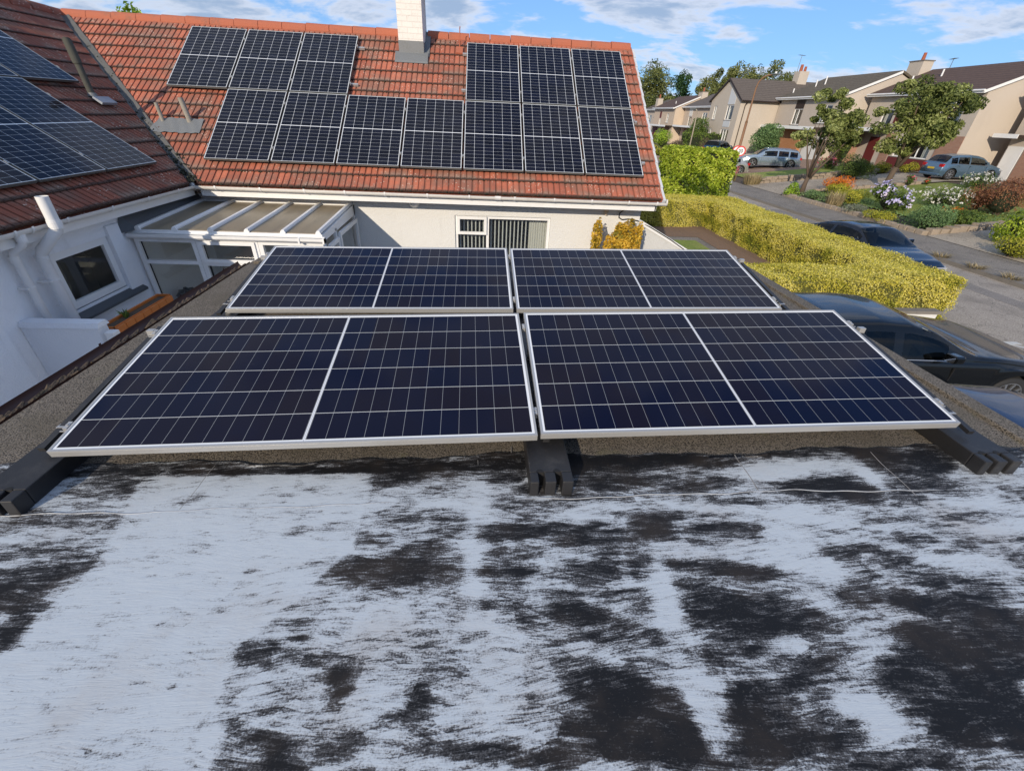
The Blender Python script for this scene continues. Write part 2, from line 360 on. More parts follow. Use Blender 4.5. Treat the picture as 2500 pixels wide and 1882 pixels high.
def f_rtile(a_, b2):
    def f(e, b, nt):
        x, y, z = e.sep(e.geo())
        st = e.m('FRACT', e.mul(z, 6.0)); n_ = e.noise(e.vm(e.geo(), (3, 3, 12)), 1.4, 5, .7); n2 = e.noise(e.geo(), 7, 4, .7)
        c = e.mix(e.ss(n_, .35, .7), a_, b2); c = e.mix(e.mul(e.ss(st, .22, .08), .6), c, tuple(k*.3 for k in a_)); c = e.mix(e.mul(e.ss(n2, .6, .75), .35), c, (.16, .15, .12))
        setc(nt, b, c); b.inputs['Roughness'].default_value = .85
        nt.links.new(e.bump(st, .6, .03), b.inputs['Normal'])
    return f
M_RT1 = mat('brown_concrete_tiles', f_rtile((.085, .050, .038), (.12, .075, .055))); M_RT2 = mat('mossy_brown_tiles', f_rtile((.10, .078, .052), (.15, .125, .085))); M_RT3 = mat('grey_brown_tiles', f_rtile((.11, .088, .072), (.145, .12, .10)))
def f_brick(ca, cb2, mort, sx_=1.0):
    def f(e, b, nt):
        x, y, z = e.sep(e.geo())
        v = e.comb(e.add(x, y), z, 0.0)
        br = e.n('ShaderNodeTexBrick', {'Vector': v, 'Color1': (*ca, 1), 'Color2': (*cb2, 1), 'Mortar': (*mort, 1), 'Scale': 1.0, 'Mortar Size': .008, 'Brick Width': .225, 'Row Height': .075, 'Bias': 0.0})
        n_ = e.noise(e.geo(), 6, 5, .6)
        setc(nt, b, e.mix(e.mul(n_, .5), br, tuple(k*.75 for k in ca))); b.inputs['Roughness'].default_value = .9
    return f
M_BRICK = mat('pink_brown_brick', f_brick((.34, .17, .115), (.40, .22, .15), (.34, .27, .21)))
M_BRICKO = mat('orange_facing_brick', f_brick((.46, .19, .075), (.52, .24, .11), (.40, .28, .18)))
def f_chim(e, b, nt):
    x, y, z = e.sep(e.geo()); v = e.comb(e.add(x, y), z, 0.0)
    br = e.n('ShaderNodeTexBrick', {'Vector': v, 'Color1': (.80, .76, .70, 1), 'Color2': (.76, .72, .66, 1), 'Mortar': (.73, .69, .63, 1), 'Scale': 1.0, 'Mortar Size': .006, 'Brick Width': .20, 'Row Height': .088}, out=None)
    n_ = e.noise(e.geo(), 9, 5, .65)
    setc(nt, b, e.mix(e.mul(e.ss(n_, .52, .75), .45), br.outputs[0], (.5, .45, .38))); b.inputs['Roughness'].default_value = .9
    nt.links.new(e.bump(e.add(e.mul(br.outputs[1], -1.0), e.mul(n_, .6)), .6, .01), b.inputs['Normal'])
M_CHIM = mat('white_painted_brick', f_chim)
M_REDP = mat('dark_red_panel', base=(.13, .02, .018), rough=.6)
M_BRNP = mat('dark_brown_panel', base=(.03, .018, .014), rough=.6)
M_WHP = mat('white_board', grime((.72, .71, .68), .1, 3, None, .6, (.5, .48, .45), .3))
M_GREYP = mat('pale_grey_panel', grime((.58, .60, .62), .1, 3, None, .6, (.5, .5, .5), .3))
M_CURT = mat('pale_curtain', base=(.55, .53, .48), rough=.9)
M_TERRA = mat('terracotta_pot', base=(.32, .09, .045), rough=.8)
M_RUST = mat('rusty_brown_steel', grime((.24, .13, .07), .4, 5, None, .7, (.12, .07, .04), .5))
M_LAMPH = mat('grey_lamp_head', base=(.16, .18, .17), rough=.4, metal=.3)
M_SIGNW = mat('sign_white', base=(.78, .78, .76), rough=.4); M_SIGNR = mat('sign_red', base=(.55, .03, .03), rough=.4); M_SIGNK = mat('sign_black', base=(.015, .015, .015), rough=.4); M_SIGNB = mat('sign_back_grey', base=(.30, .32, .31), rough=.5)
M_CHROME = mat('chrome', base=(.75, .75, .76), rough=.12, metal=1.0)
M_RIM = mat('alloy_rim', base=(.50, .51, .53), rough=.28, metal=.85)
def f_cglass(e, b, nt):
    nt.nodes.remove(b); lw = e.fres(.03); gl = e.n('ShaderNodeBsdfGlossy', {'Roughness': .01, 'Color': (1, 1, 1, 1)}); tr = e.n('ShaderNodeBsdfTransparent', {'Color': (.30, .33, .34, 1)})
    nt.links.new(e.n('ShaderNodeMixShader', {0: lw, 1: tr, 2: gl}), nt.nodes['Material Output'].inputs[0])
M_CARG = mat('car_glass', f_cglass); M_SEAT = mat('car_interior', base=(.035, .034, .033), rough=.8)
M_LAMPG = mat('headlamp_clear', base=(.55, .57, .60), rough=.08, metal=.4); M_TAIL = mat('tail_lamp_red', base=(.42, .012, .012), rough=.12)
M_PLY = mat('yellow_number_plate', base=(.65, .45, .03), rough=.4)
def paint(n, c, metal=.35, r=.25, coat=.7): return mat('car_paint_'+n, base=c, rough=r, metal=metal, coat=coat, spec=min(.25, coat*.4))
# ---------------------------------------------------------------- mesh and object helpers
class MB:
    def __init__(s): s.v = []; s.f = []; s.a = {}
    def add(s, vs, fs):
        k = len(s.v); s.v += [tuple(p) for p in vs]; s.f += [tuple(i+k for i in f) for f in fs]; return s
    def quad(s, a, b, c, d): return s.add([a, b, c, d], [(0, 1, 2, 3)])
    def box(s, x0, x1, y0, y1, z0, z1):
        v = [(x, y, z) for z in (z0, z1) for x, y in ((x0, y0), (x1, y0), (x1, y1), (x0, y1))]
        return s.add(v, [(3, 2, 1, 0), (4, 5, 6, 7), (0, 1, 5, 4), (1, 2, 6, 5), (2, 3, 7, 6), (3, 0, 4, 7)])
    def obox(s, o, ex, ey, ez):     # box from corner o with edge vectors
        o, ex, ey, ez = map(Vector, (o, ex, ey, ez))
        v = [o, o+ex, o+ex+ey, o+ey, o+ez, o+ex+ez, o+ex+ey+ez, o+ey+ez]
        return s.add(v, [(3, 2, 1, 0), (4, 5, 6, 7), (0, 1, 5, 4), (1, 2, 6, 5), (2, 3, 7, 6), (3, 0, 4, 7)])
    def beam(s, a, b, w_, h, upv=(0, 0, 1)):
        a, b = Vector(a), Vector(b); d = b-a; sd_ = d.cross(Vector(upv)).normalized(); u_ = sd_.cross(d).normalized()
        return s.obox(a-sd_*w_/2-u_*h/2, d, sd_*w_, u_*h)
    def prism(s, poly, ext):        # poly: list of 3d points, ext: vector
        n = len(poly); ext = Vector(ext); v = [Vector(p) for p in poly]; v += [p+ext for p in v]
        return s.add(v, [tuple(range(n))[::-1], tuple(range(n, 2*n))] + [(i, (i+1) % n, n+(i+1) % n, n+i) for i in range(n)])
    def tube(s, pts, rs, n=10, cap=True, arc=None):
        pts = [Vector(p) for p in pts]; rs = rs if hasattr(rs, '__len__') else [rs]*len(pts); k = len(s.v); prev = None
        for i, p in enumerate(pts):
            d = (pts[min(i+1, len(pts)-1)]-pts[max(i-1, 0)]).normalized()
            u_ = prev if prev is not None else (Vector((0, 0, 1)) if abs(d.z) < .9 else Vector((1, 0, 0)))
            u_ = (u_-d*u_.dot(d)).normalized(); prev = u_; w_ = d.cross(u_)
            for j in range(n):
                t = 2*math.pi*j/n if arc is None else arc[0]+(arc[1]-arc[0])*j/(n-1)
                q = p+(u_*math.cos(t)+w_*math.sin(t))*rs[i]; s.v.append(tuple(q))
        for i in range(len(pts)-1):
            for j in range(n if arc is None else n-1):
                a = k+i*n+j; b = k+i*n+(j+1) % n; s.f.append((a, b, b+n, a+n))
        if cap and arc is None: s.f.append(tuple(range(k, k+n))[::-1]); s.f.append(tuple(range(k+(len(pts)-1)*n, k+len(pts)*n)))
        return s
    def disc(s, c, r, nrm=(0, 0, 1), n=20, thick=.0):
        c, nrm = Vector(c), Vector(nrm).normalized(); return s.tube([c, c+nrm*max(thick, 1e-4)], r, n)
    def sheetgrid(s, P):            # P: array [ny][nx][3]
        ny, nx = len(P), len(P[0]); k = len(s.v)
        for row in P: s.v += [tuple(p) for p in row]
        for j in range(ny-1):
            for i in range(nx-1): a = k+j*nx+i; s.f.append((a, a+1, a+nx+1, a+nx))
        return s
def mesh(name, mb, m, smooth=False, attr=None, bevel=0):
    me = bpy.data.meshes.new(name); me.from_pydata(mb.v, [], mb.f)
    if attr:
        for an, (typ, dat) in attr.items():
            A = me.attributes.new(an, typ, 'POINT')
            A.data.foreach_set('value' if typ == 'FLOAT' else 'color', np.asarray(dat, dtype=np.float32).ravel())
    me.materials.append(m); me.update()
    if smooth: me.polygons.foreach_set('use_smooth', [True]*len(me.polygons))
    return me
WORLD = {}
def thing(name, label, cat, loc=(0, 0, 0), rotz=0, group=None, mw=None):
    o = bpy.data.objects.new(name, None); COL.objects.link(o); o.empty_display_size = .1
    o.matrix_world = mw if mw is not None else Matrix.Translation(loc) @ Matrix.Rotation(rotz, 4, 'Z')
    WORLD[o.name] = o.matrix_world.copy()
    o['label'] = label; o['category'] = cat
    if group: o['group'] = group
    return o
def part(name, mb, m, parent=None, smooth=False, attr=None, world=False, label=None, bevel=0, kind=None, sub=None):
    """one mesh object; world=True: vertices are in world space and are brought into the thing's space"""
    me = mesh(name, mb, m, smooth, attr); o = bpy.data.objects.new(name, me); COL.objects.link(o)
    if parent is not None:
        o.parent = parent
        root = parent
        while root.parent is not None: root = root.parent
        if world: me.transform(WORLD[root.name].inverted())
    if label: o['label'] = label
    if kind: o['kind'] = kind
    if bevel:
        b_ = o.modifiers.new('bevel', 'BEVEL'); b_.width = bevel; b_.segments = 2; b_.limit_method = 'ANGLE'; b_.angle_limit = rad(35)
    return o
def solo(name, mb, m, label, cat, group=None, **kw):
    o = part(name, mb, m, None, **kw); o['label'] = label; o['category'] = cat
    if group: o['group'] = group
    return o
def struct(name, mb, m, **kw): return part(name, mb, m, None, kind='structure', **kw)
def dup(root, label, mw, group=None):
    r = root.copy(); COL.objects.link(r); r.matrix_world = mw; r['label'] = label
    if group: r['group'] = group
    for ch in list(root.children):
        c = ch.copy(); COL.objects.link(c); c.parent = r
        for g in ch.children: d = g.copy(); COL.objects.link(d); d.parent = c
    return r
def frame_mw(o, ex, ey):
    ex, ey = Vector(ex).normalized(), Vector(ey); ey = (ey-ex*ex.dot(ey)).normalized(); ez = ex.cross(ey)
    return Matrix(((ex.x, ey.x, ez.x, o[0]), (ex.y, ey.y, ez.y, o[1]), (ex.z, ey.z, ez.z, o[2]), (0, 0, 0, 1)))
def wall_holes(mb, o, eu, ev, U, V, holes, depth, nrm):
    """rectangular wall U x V in plane o+eu*u+ev*v with openings and reveals going back by depth along -nrm"""
    o, eu, ev, nrm = map(Vector, (o, eu, ev, nrm))
    us = sorted({0, U, *[h[0] for h in holes], *[h[1] for h in holes]}); vs = sorted({0, V, *[h[2] for h in holes], *[h[3] for h in holes]})
    P = lambda u, v, d=0: o+eu*u+ev*v-nrm*d
    for i in range(len(us)-1):
        for j in range(len(vs)-1):
            cu, cv = (us[i]+us[i+1])/2, (vs[j]+vs[j+1])/2
            if any(h[0] < cu < h[1] and h[2] < cv < h[3] for h in holes): continue
            mb.quad(P(us[i], vs[j]), P(us[i+1], vs[j]), P(us[i+1], vs[j+1]), P(us[i], vs[j+1]))
    for a, b, c, d in holes:
        for q in (((a, c), (b, c)), ((b, c), (b, d)), ((b, d), (a, d)), ((a, d), (a, c))):
            (u0, v0), (u1, v1) = q; mb.quad(P(u0, v0), P(u1, v1), P(u1, v1, depth), P(u0, v0, depth))
    return P
def win_frame(mb, P, a, b, c, d, dep, t=.055, bars_u=(), bars_v=(), proud=.03):
    """window frame bars between u a..b, v c..d; P(u,v,depth)"""
    def bar(u0, u1, v0, v1):
        q = [P(u0, v0, dep), P(u1, v0, dep), P(u1, v1, dep), P(u0, v1, dep)]; e = (P(0, 0, 0)-P(0, 0, 1))*proud*2
        mb.prism(q, e)
    bar(a, a+t, c, d); bar(b-t, b, c, d); bar(a+t, b-t, c, c+t); bar(a+t, b-t, d-t, d)
    for u in bars_u: bar(u-t/2, u+t/2, c+t, d-t)
    for v in bars_v: bar(a+t, b-t, v-t*.45, v+t*.45)
# ---------------------------------------------------------------- terrain, road
def smst(t): t = min(1, max(0, t)); return t*t*(3-2*t)
def hbase(y): return 1.3-.8*smst((y-45)/40)
def hgt(x, y):
    if x < 18.7: return 0.0
    return .12+(hbase(y)-.12)*min(1, (x-18.7)/11.)
def frange(a, b, n): return [a+(b-a)*i/n for i in range(n+1)]
def terr_sheet(x0, x1, y0, y1, off, nx=12, ny=12, edge=None):
    return MB().sheetgrid([[(x, y, hgt(x, y)+off) for x in frange(x0, x1, nx)] for y in frange(y0, y1, ny)])
xs = [-900, -300, -100, -40, -12, 0, 8, 14, 18.695, 18.7, 19.7, 22, 25, 28, 29.7, 34, 45, 70, 150, 400, 1000]
ys = [-900, -300, -80, -30, 0, 10, 20, 30, 40, 45, 50, 55, 60, 65, 70, 75, 80, 85, 100, 140, 300, 1000]
struct('ground', MB().sheetgrid([[(x, y, hgt(x, y)-.06) for x in xs] for y in ys]), M_SOIL)
struct('road', MB().sheetgrid([[(x, y, 0) for x in frange(11.0, 16.0, 4)] for y in frange(-60, 160, 40)]), M_ROAD)
struct('driveway', MB().box(3.0, 11.0, -20, 8.5, -.05, .004), M_ROAD)
struct('bounce_paving', MB().box(-4.94, -2.40, -6, 8.4, -.05, .006), mat('bounce_slabs', grime((.62, .60, .57), .3, 3, None, .9, (.3, .29, .27), .4)))  # unseen paving, added in a pale colour to bounce light onto the left wall
pv_ = MB().box(16.13, 18.7, -60, 160, -.05, .12); struct('pavement', pv_, M_PAVE)
q = MB(); q.box(12.0, 13.1, 14.8, 17.6, -.01, .004); q.box(14.1, 14.7, 6.5, 13.2, -.01, .0045); q.box(14.9, 15.9, 18.0, 24.0, -.01, .004); q.box(11.8, 12.3, 22, 33, -.01, .004)
struct('road_patch', q, mat('dark_tar_patch', f_asph((.17, .152, .135), False)))
struct('kerb', MB().box(16.0, 16.13, -60, 160, -.05, .125), M_KERB)
ln = MB()
for a in ((13.35, 14.2), (12.4, 13.3)):
    pass
for y in frange(22, 70, 12): ln.box(13.4, 13.5, y, y+2.2, .0, .004)
ln.box(11.25, 11.7, 7.85, 7.98, 0, .005); ln.add([(11.35, 7.84, .005), (11.6, 7.6, .005), (11.8, 7.35, .005), (11.85, 7.42, .005), (11.65, 7.7, .005), (11.45, 7.84, .005)], [(0, 1, 2, 3, 4, 5)])
struct('road_marking', ln, M_LINE)
struct('lawn', terr_sheet(20.6, 29.0, 19.0, 28.4, .01), M_GRASS)
struct('lawn', terr_sheet(20.2, 29.5, 33.7, 38.0, .01), M_GRASS)
struct('lawn', terr_sheet(19.2, 26.5, 44.0, 50.5, .01), M_GRASS)
struct('lawn', terr_sheet(21.5, 32.0, 4.0, 13.0, .01), M_GRASS)
struct('driveway', terr_sheet(18.7, 33.0, 28.7, 33.0, .015), M_DRIVE)
struct('driveway', terr_sheet(18.7, 33.0, 38.0, 43.6, .012), M_DRIVER)
struct('driveway', terr_sheet(18.7, 32.0, 13.6, 18.0, .015), M_DRIVE)
struct('lawn', MB().sheetgrid([[(x, y, .012) for x in (3.4, 8.0)] for y in (9.5, 12, 16.4)]), M_GRASS)
struct('path', MB().sheetgrid([[(x, y, .008) for x in (3.2, 8.75)] for y in (9.5, 12, 17.3)]), M_PAVE)
struct('flower_bed', MB().sheetgrid([[(x, y, .02+.05*(i == 1)) for i, x in enumerate((8.3, 8.9, 9.7))] for y in (9.5, 13, 16.8, 18.8)]), M_CHIP)
struct('flower_bed', MB().sheetgrid([[(x, y, .02) for x in (3.2, 6, 9.3)] for y in (16.9, 18.8)]), M_CHIP)

# ---------------------------------------------------------------- garage
def zr(x): return 2.37+.0198*(x-.25)
GX0, GX1, GYB, GYF = -2.50, 2.97, -3.6, 4.90
gar = thing('garage', 'flat roofed garage with felt covered roof carrying the four large solar panels', 'garage', (0, 0, 0))
mb = MB(); mb.box(GX0+.12, GX1-.10, GYB+.1, GYF-.1, -.05, 2.14); part('wall', mb, M_WALL2, gar)
mb = MB()
def slab(x0, x1, y0, y1, t0, t1):
    return [(x0, y0, zr(x0)+t0), (x1, y0, zr(x1)+t0), (x1, y1, zr(x1)+t0), (x0, y1, zr(x0)+t0), (x0, y0, zr(x0)+t1), (x1, y0, zr(x1)+t1), (x1, y1, zr(x1)+t1), (x0, y1, zr(x0)+t1)]
BF = [(3, 2, 1, 0), (4, 5, 6, 7), (0, 1, 5, 4), (1, 2, 6, 5), (2, 3, 7, 6), (3, 0, 4, 7)]
mb = MB(); mb.add(slab(GX0, GX1, GYB, GYF, -.20, -.002), BF); part('roof_felt', mb, M_FELT, gar)
mb = MB()
mb.add(slab(GX1-.10, GX1+.015, GYB, GYF+.02, -.14, .022), BF)
mb.add(slab(GX0+.06, GX1-.11, GYF-.12, GYF+.02, -.1, .028), BF)
part('felt_edge', mb, M_FELT, gar, bevel=.006)
# painted bitumen area: vertices carry how much white paint covers the spot
# DARK = thinly covered patches, PALE = thick strokes: centre x, y, two half-axes, strength; POLY = area painted twice
DARK = [(-0.316, 1.002, 0.249, -0.007, 0.013, -0.075, 0.90), (-0.165, 0.992, 0.101, -0.002, 0.005, -0.047, 0.60), (-0.243, 1.078, 0.129, 0.039, 0.018, -0.050, 0.50), (-0.503, 1.026, 0.155, -0.034, 0.007, -0.056, 0.35), (-0.575, 1.228, 0.102, 0.022, 0.015, -0.037, 0.50), (-0.731, 1.208, 0.074, 0.016, 0.013, -0.027, 0.30), (-0.306, 1.271, 0.171, -0.003, 0.007, -0.050, 0.40), (-0.129, 1.196, 0.093, -0.002, 0.004, -0.070, 0.35), (-0.379, 1.489, 0.167, -0.002, 0.011, -0.066, 0.55), (-0.194, 1.532, 0.194, -0.002, 0.005, -0.062, 0.70), (-1.251, 1.389, 0.069, 0.024, 0.026, -0.036, 0.60), (-0.726, 1.547, 0.879, -0.009, 0.006, -0.021, 0.80), (-0.958, 1.411, 0.116, -0.002, 0.010, -0.022, 0.20), (-1.606, 1.475, 0.230, -0.003, 0.046, -0.068, 0.60), (-1.725, 1.564, 0.197, -0.002, 0.022, -0.030, 0.50), (-1.622, 1.295, 0.246, -0.004, 0.033, -0.043, 0.55), (-1.678, 1.153, 0.221, 0.022, 0.046, -0.052, 0.55), (-1.541, 1.081, 0.177, 0.030, 0.052, -0.058, 0.75), (-1.573, 0.991, 0.096, 0.038, 0.064, -0.060, 0.75), (-1.478, 0.845, 0.028, 0.036, 0.063, -0.046, 0.95), (-1.589, 0.941, 0.087, -0.002, 0.029, -0.034, 0.80), (-1.731, 1.345, 0.214, -0.003, 0.039, -0.050, 0.30), (-0.674, 0.734, 0.102, -0.020, 0.010, -0.040, 0.70), (-0.561, 0.723, 0.125, -0.004, 0.011, -0.030, 0.50), (-0.635, 0.774, 0.120, 0.014, 0.008, -0.014, 0.60), (-0.409, 0.647, 0.042, -0.014, -0.007, -0.057, 0.80), (-0.578, 0.772, 0.029, -0.001, 0.004, -0.012, 0.40), (-0.568, 0.509, 0.108, -0.004, 0.008, -0.020, 0.80), (-0.505, 0.468, 0.070, -0.003, 0.011, -0.029, 0.85), (-0.363, 0.501, 0.085, -0.003, 0.004, -0.014, 0.75), (-0.380, 0.477, 0.071, -0.003, 0.005, -0.020, 0.70), (-0.654, 0.543, 0.036, -0.001, 0.010, -0.021, 0.50), (-0.178, 0.573, 0.039, -0.007, -0.005, -0.067, 0.70), (-0.251, 0.549, 0.089, 0.026, 0.008, -0.015, 0.50), (-0.143, 0.492, 0.037, -0.001, 0.005, -0.040, 0.60), (-0.032, 0.467, 0.098, -0.004, 0.000, -0.030, 0.70), (0.053, 0.459, 0.073, -0.003, -0.001, -0.029, 0.85), (-0.097, 0.521, 0.089, -0.004, 0.001, -0.022, 0.50), (-0.036, 0.597, 0.080, -0.003, 0.000, -0.012, 0.30), (-0.525, 0.785, 0.080, 0.013, 0.006, -0.012, 0.30), (-0.204, 0.774, 0.085, 0.012, 0.004, -0.014, 0.30), (-0.056, 0.769, 0.074, -0.002, 0.001, -0.021, 0.40), (0.127, 0.824, 0.078, -0.003, -0.003, -0.048, 0.45), (0.035, 0.876, 0.128, -0.004, 0.000, -0.030, 0.40), (0.087, 0.991, 0.119, -0.004, -0.001, -0.034, 0.75), (0.127, 1.080, 0.108, -0.002, -0.002, -0.042, 0.50), (0.113, 1.168, 0.205, -0.005, -0.003, -0.050, 0.85), (0.269, 1.211, 0.154, -0.003, -0.006, -0.048, 0.40), (0.041, 1.342, 0.121, -0.002, -0.001, -0.042, 0.30), (0.131, 1.513, 0.131, -0.001, -0.005, -0.093, 0.65), (0.231, 1.422, 0.105, -0.002, -0.005, -0.057, 0.50), (0.557, 1.540, 0.316, -0.003, -0.018, -0.080, 0.85), (0.619, 1.432, 0.217, -0.003, -0.016, -0.059, 0.65), (0.454, 1.362, 0.125, -0.002, -0.008, -0.039, 0.50), (0.864, 1.570, 0.233, -0.002, -0.016, -0.047, 0.80), (1.178, 1.534, 0.188, -0.002, -0.016, -0.032, 0.60), (0.843, 1.444, 0.133, -0.001, -0.015, -0.042, 0.40), (0.986, 1.412, 0.176, -0.002, -0.025, -0.058, 0.60), (0.429, 1.138, 0.188, -0.004, -0.011, -0.057, 0.75), (0.474, 1.171, 0.096, -0.002, -0.012, -0.051, 0.60), (0.709, 1.178, 0.089, -0.023, -0.039, -0.081, 0.85), (0.785, 1.225, 0.080, -0.001, -0.014, -0.039, 0.50), (0.501, 1.050, 0.090, -0.002, -0.010, -0.041, 0.50), (0.412, 0.973, 0.172, -0.004, -0.010, -0.048, 0.70), (0.573, 1.048, 0.105, -0.053, -0.059, -0.097, 0.55), (0.294, 0.886, 0.081, -0.003, -0.005, -0.027, 0.50), (0.491, 0.880, 0.099, -0.003, -0.009, -0.034, 0.60), (0.363, 0.817, 0.135, -0.029, -0.015, -0.039, 0.70), (0.563, 0.844, 0.113, -0.003, -0.013, -0.040, 0.50), (0.441, 0.753, 0.123, -0.004, -0.009, -0.036, 0.50), (1.128, 1.297, 0.127, -0.002, -0.014, -0.026, 0.70), (0.998, 1.161, 0.157, -0.003, -0.015, -0.033, 0.50), (1.054, 1.113, 0.116, -0.002, -0.014, -0.027, 0.45), (0.875, 0.980, 0.222, -0.028, -0.019, -0.035, 0.85), (1.004, 0.947, 0.107, -0.003, -0.018, -0.034, 0.70), (0.772, 0.907, 0.158, -0.030, -0.017, -0.032, 0.40), (0.859, 0.802, 0.175, -0.083, -0.065, -0.075, 0.80), (1.045, 0.780, 0.132, -0.064, -0.066, -0.066, 0.90), (0.797, 0.741, 0.133, -0.043, -0.022, -0.028, 0.60), (0.701, 0.856, 0.099, -0.003, -0.013, -0.033, 0.50), (0.868, 0.695, 0.137, -0.005, -0.018, -0.034, 0.55), (0.986, 0.635, 0.119, -0.004, -0.021, -0.032, 0.70), (0.773, 0.629, 0.093, -0.019, -0.014, -0.020, 0.40), (1.548, 1.374, 0.202, -0.003, -0.059, -0.087, 0.75), (1.684, 1.343, 0.128, -0.037, -0.059, -0.067, 0.80), (1.992, 1.526, 0.123, -0.105, -0.088, -0.081, 0.85), (2.184, 1.490, 0.147, -0.001, -0.089, -0.098, 0.80), (2.095, 1.366, 0.208, -0.003, -0.054, -0.059, 0.50), (2.113, 1.174, 0.128, -0.003, -0.030, -0.029, 0.70), (1.712, 1.182, 0.167, -0.003, -0.024, -0.029, 0.30), (1.775, 1.063, 0.099, -0.002, -0.028, -0.030, 0.50), (1.906, 1.284, 0.133, -0.003, -0.033, -0.038, 0.40), (1.892, 1.016, 0.136, -0.004, -0.028, -0.030, 0.50), (1.486, 1.026, 0.172, -0.004, -0.022, -0.030, 0.40), (1.644, 0.960, 0.154, -0.039, -0.036, -0.034, 0.45), (1.776, 0.860, 0.174, -0.043, -0.050, -0.041, 0.50), (1.570, 0.796, 0.138, -0.053, -0.046, -0.038, 0.90), (1.725, 0.775, 0.114, -0.066, -0.085, -0.060, 0.80), (1.743, 0.694, 0.116, -0.043, -0.099, -0.070, 0.80), (1.521, 0.672, 0.123, -0.064, -0.091, -0.066, 0.95), (1.567, 0.561, 0.123, -0.061, -0.157, -0.102, 1.10), (1.313, 0.583, 0.058, -0.054, -0.135, -0.085, 0.90), (1.526, 0.455, 0.104, -0.021, -0.085, -0.062, 1.10), (1.386, 0.472, 0.083, -0.038, -0.090, -0.060, 1.00), (1.354, 0.855, 0.089, -0.021, -0.048, -0.051, 0.60), (1.114, 0.686, 0.067, -0.032, -0.058, -0.053, 0.70), (0.396, 0.580, 0.141, -0.054, -0.046, -0.066, 1.10), (0.470, 0.509, 0.141, -0.040, -0.048, -0.072, 1.20), (0.529, 0.454, 0.089, -0.004, -0.015, -0.040, 1.10), (0.365, 0.460, 0.151, -0.007, -0.010, -0.040, 0.90), (0.269, 0.485, 0.076, -0.004, -0.008, -0.041, 0.80), (0.174, 0.439, 0.158, -0.007, -0.003, -0.024, 0.70), (0.813, 0.541, 0.113, -0.023, -0.035, -0.045, 0.90), (0.967, 0.559, 0.063, -0.028, -0.086, -0.077, 0.90), (0.789, 0.474, 0.143, -0.028, -0.049, -0.062, 1.30), (0.988, 0.466, 0.098, -0.029, -0.048, -0.045, 1.20), (0.703, 0.545, 0.066, -0.026, -0.030, -0.032, 0.70), (0.818, 0.412, 0.253, -0.011, -0.010, -0.015, 0.50), (0.560, 0.403, 0.184, -0.008, -0.006, -0.014, 0.50), (1.128, 0.389, 0.204, -0.009, -0.016, -0.019, 0.50), (0.289, 0.673, 0.110, -0.022, -0.007, -0.021, 0.35), (0.242, 0.745, 0.090, -0.003, -0.003, -0.023, 0.30), (0.674, 0.673, 0.084, -0.036, -0.025, -0.030, 0.45), (0.621, 0.732, 0.138, -0.004, -0.009, -0.024, 0.35), (-0.890, 0.665, 0.012, 0.000, 0.006, -0.011, 1.00), (-0.855, 0.652, 0.011, 0.005, 0.005, -0.005, 0.80), (-1.198, 0.616, 0.014, -0.001, 0.011, -0.013, 1.00), (-0.893, 0.515, 0.009, 0.005, 0.005, -0.005, 0.90), (-0.759, 0.558, 0.009, -0.004, 0.001, -0.021, 0.60), (-0.758, 0.512, 0.009, -0.004, 0.000, -0.012, 0.50), (-0.832, 1.034, 0.030, 0.000, 0.007, -0.016, 0.50), (-0.946, 1.105, 0.031, -0.001, 0.005, -0.013, 0.40), (-0.932, 1.009, 0.018, -0.005, 0.010, -0.036, 0.35)]
PALE = [(0.641, 0.875, 0.049, 0.009, -0.031, -0.204, 0.90), (0.644, 0.674, 0.056, 0.010, -0.016, -0.120, 0.90), (0.657, 0.535, 0.057, 0.006, -0.024, -0.102, 1.10), (0.674, 0.458, 0.068, 0.006, -0.016, -0.061, 0.80), (0.958, 0.663, 0.090, -0.003, -0.033, -0.055, 0.80), (0.993, 0.534, 0.095, 0.020, -0.016, -0.067, 0.80), (1.098, 0.484, 0.125, 0.026, -0.020, -0.062, 1.20), (1.104, 0.440, 0.093, -0.004, -0.033, -0.041, 0.70), (-0.031, 0.985, 0.027, -0.001, 0.006, -0.264, 0.70), (0.001, 1.290, 0.059, -0.001, 0.001, -0.153, 0.50), (0.539, 0.989, 0.022, 0.004, -0.009, -0.096, 0.60), (1.052, 1.037, 0.124, -0.068, -0.050, -0.058, 0.60), (1.274, 0.970, 0.099, -0.078, -0.059, -0.052, 0.90), (1.209, 1.076, 0.060, -0.067, -0.106, -0.093, 0.60), (1.833, 0.996, 0.209, -0.027, -0.064, -0.061, 0.50), (1.397, 1.214, 0.201, -0.043, -0.034, -0.044, 0.70), (1.371, 1.499, 0.256, -0.043, -0.054, -0.082, 0.90), (1.724, 1.562, 0.269, -0.002, -0.043, -0.061, 0.80), (1.844, 1.431, 0.047, 0.030, -0.003, -0.131, 0.80), (1.658, 0.545, 0.037, -0.002, -0.042, -0.036, 1.30), (1.357, 1.320, 0.195, -0.003, -0.014, -0.022, 0.70), (0.409, 1.233, 0.236, -0.005, -0.005, -0.029, 0.60), (0.807, 0.697, 0.097, 0.011, -0.005, -0.017, 0.60), (1.077, 0.702, 0.140, -0.004, -0.023, -0.034, 0.70), (2.189, 1.123, 0.168, -0.023, -0.065, -0.056, 0.80), (2.169, 1.252, 0.200, -0.004, -0.032, -0.032, 0.60), (0.763, 1.277, 0.307, -0.005, -0.009, -0.026, 0.50), (0.829, 1.042, 0.129, -0.004, -0.014, -0.033, 0.60)]
POLY = [(-1.53, 1.53), (-0.53, 1.53), (-0.48, 1.40), (-0.49, 1.11), (-0.63, 0.91), (-0.76, 0.75), (-0.74, 0.62), (-0.67, 0.44), (-1.28, 0.47), (-1.47, 0.72), (-1.45, 0.87), (-1.40, 1.10)]

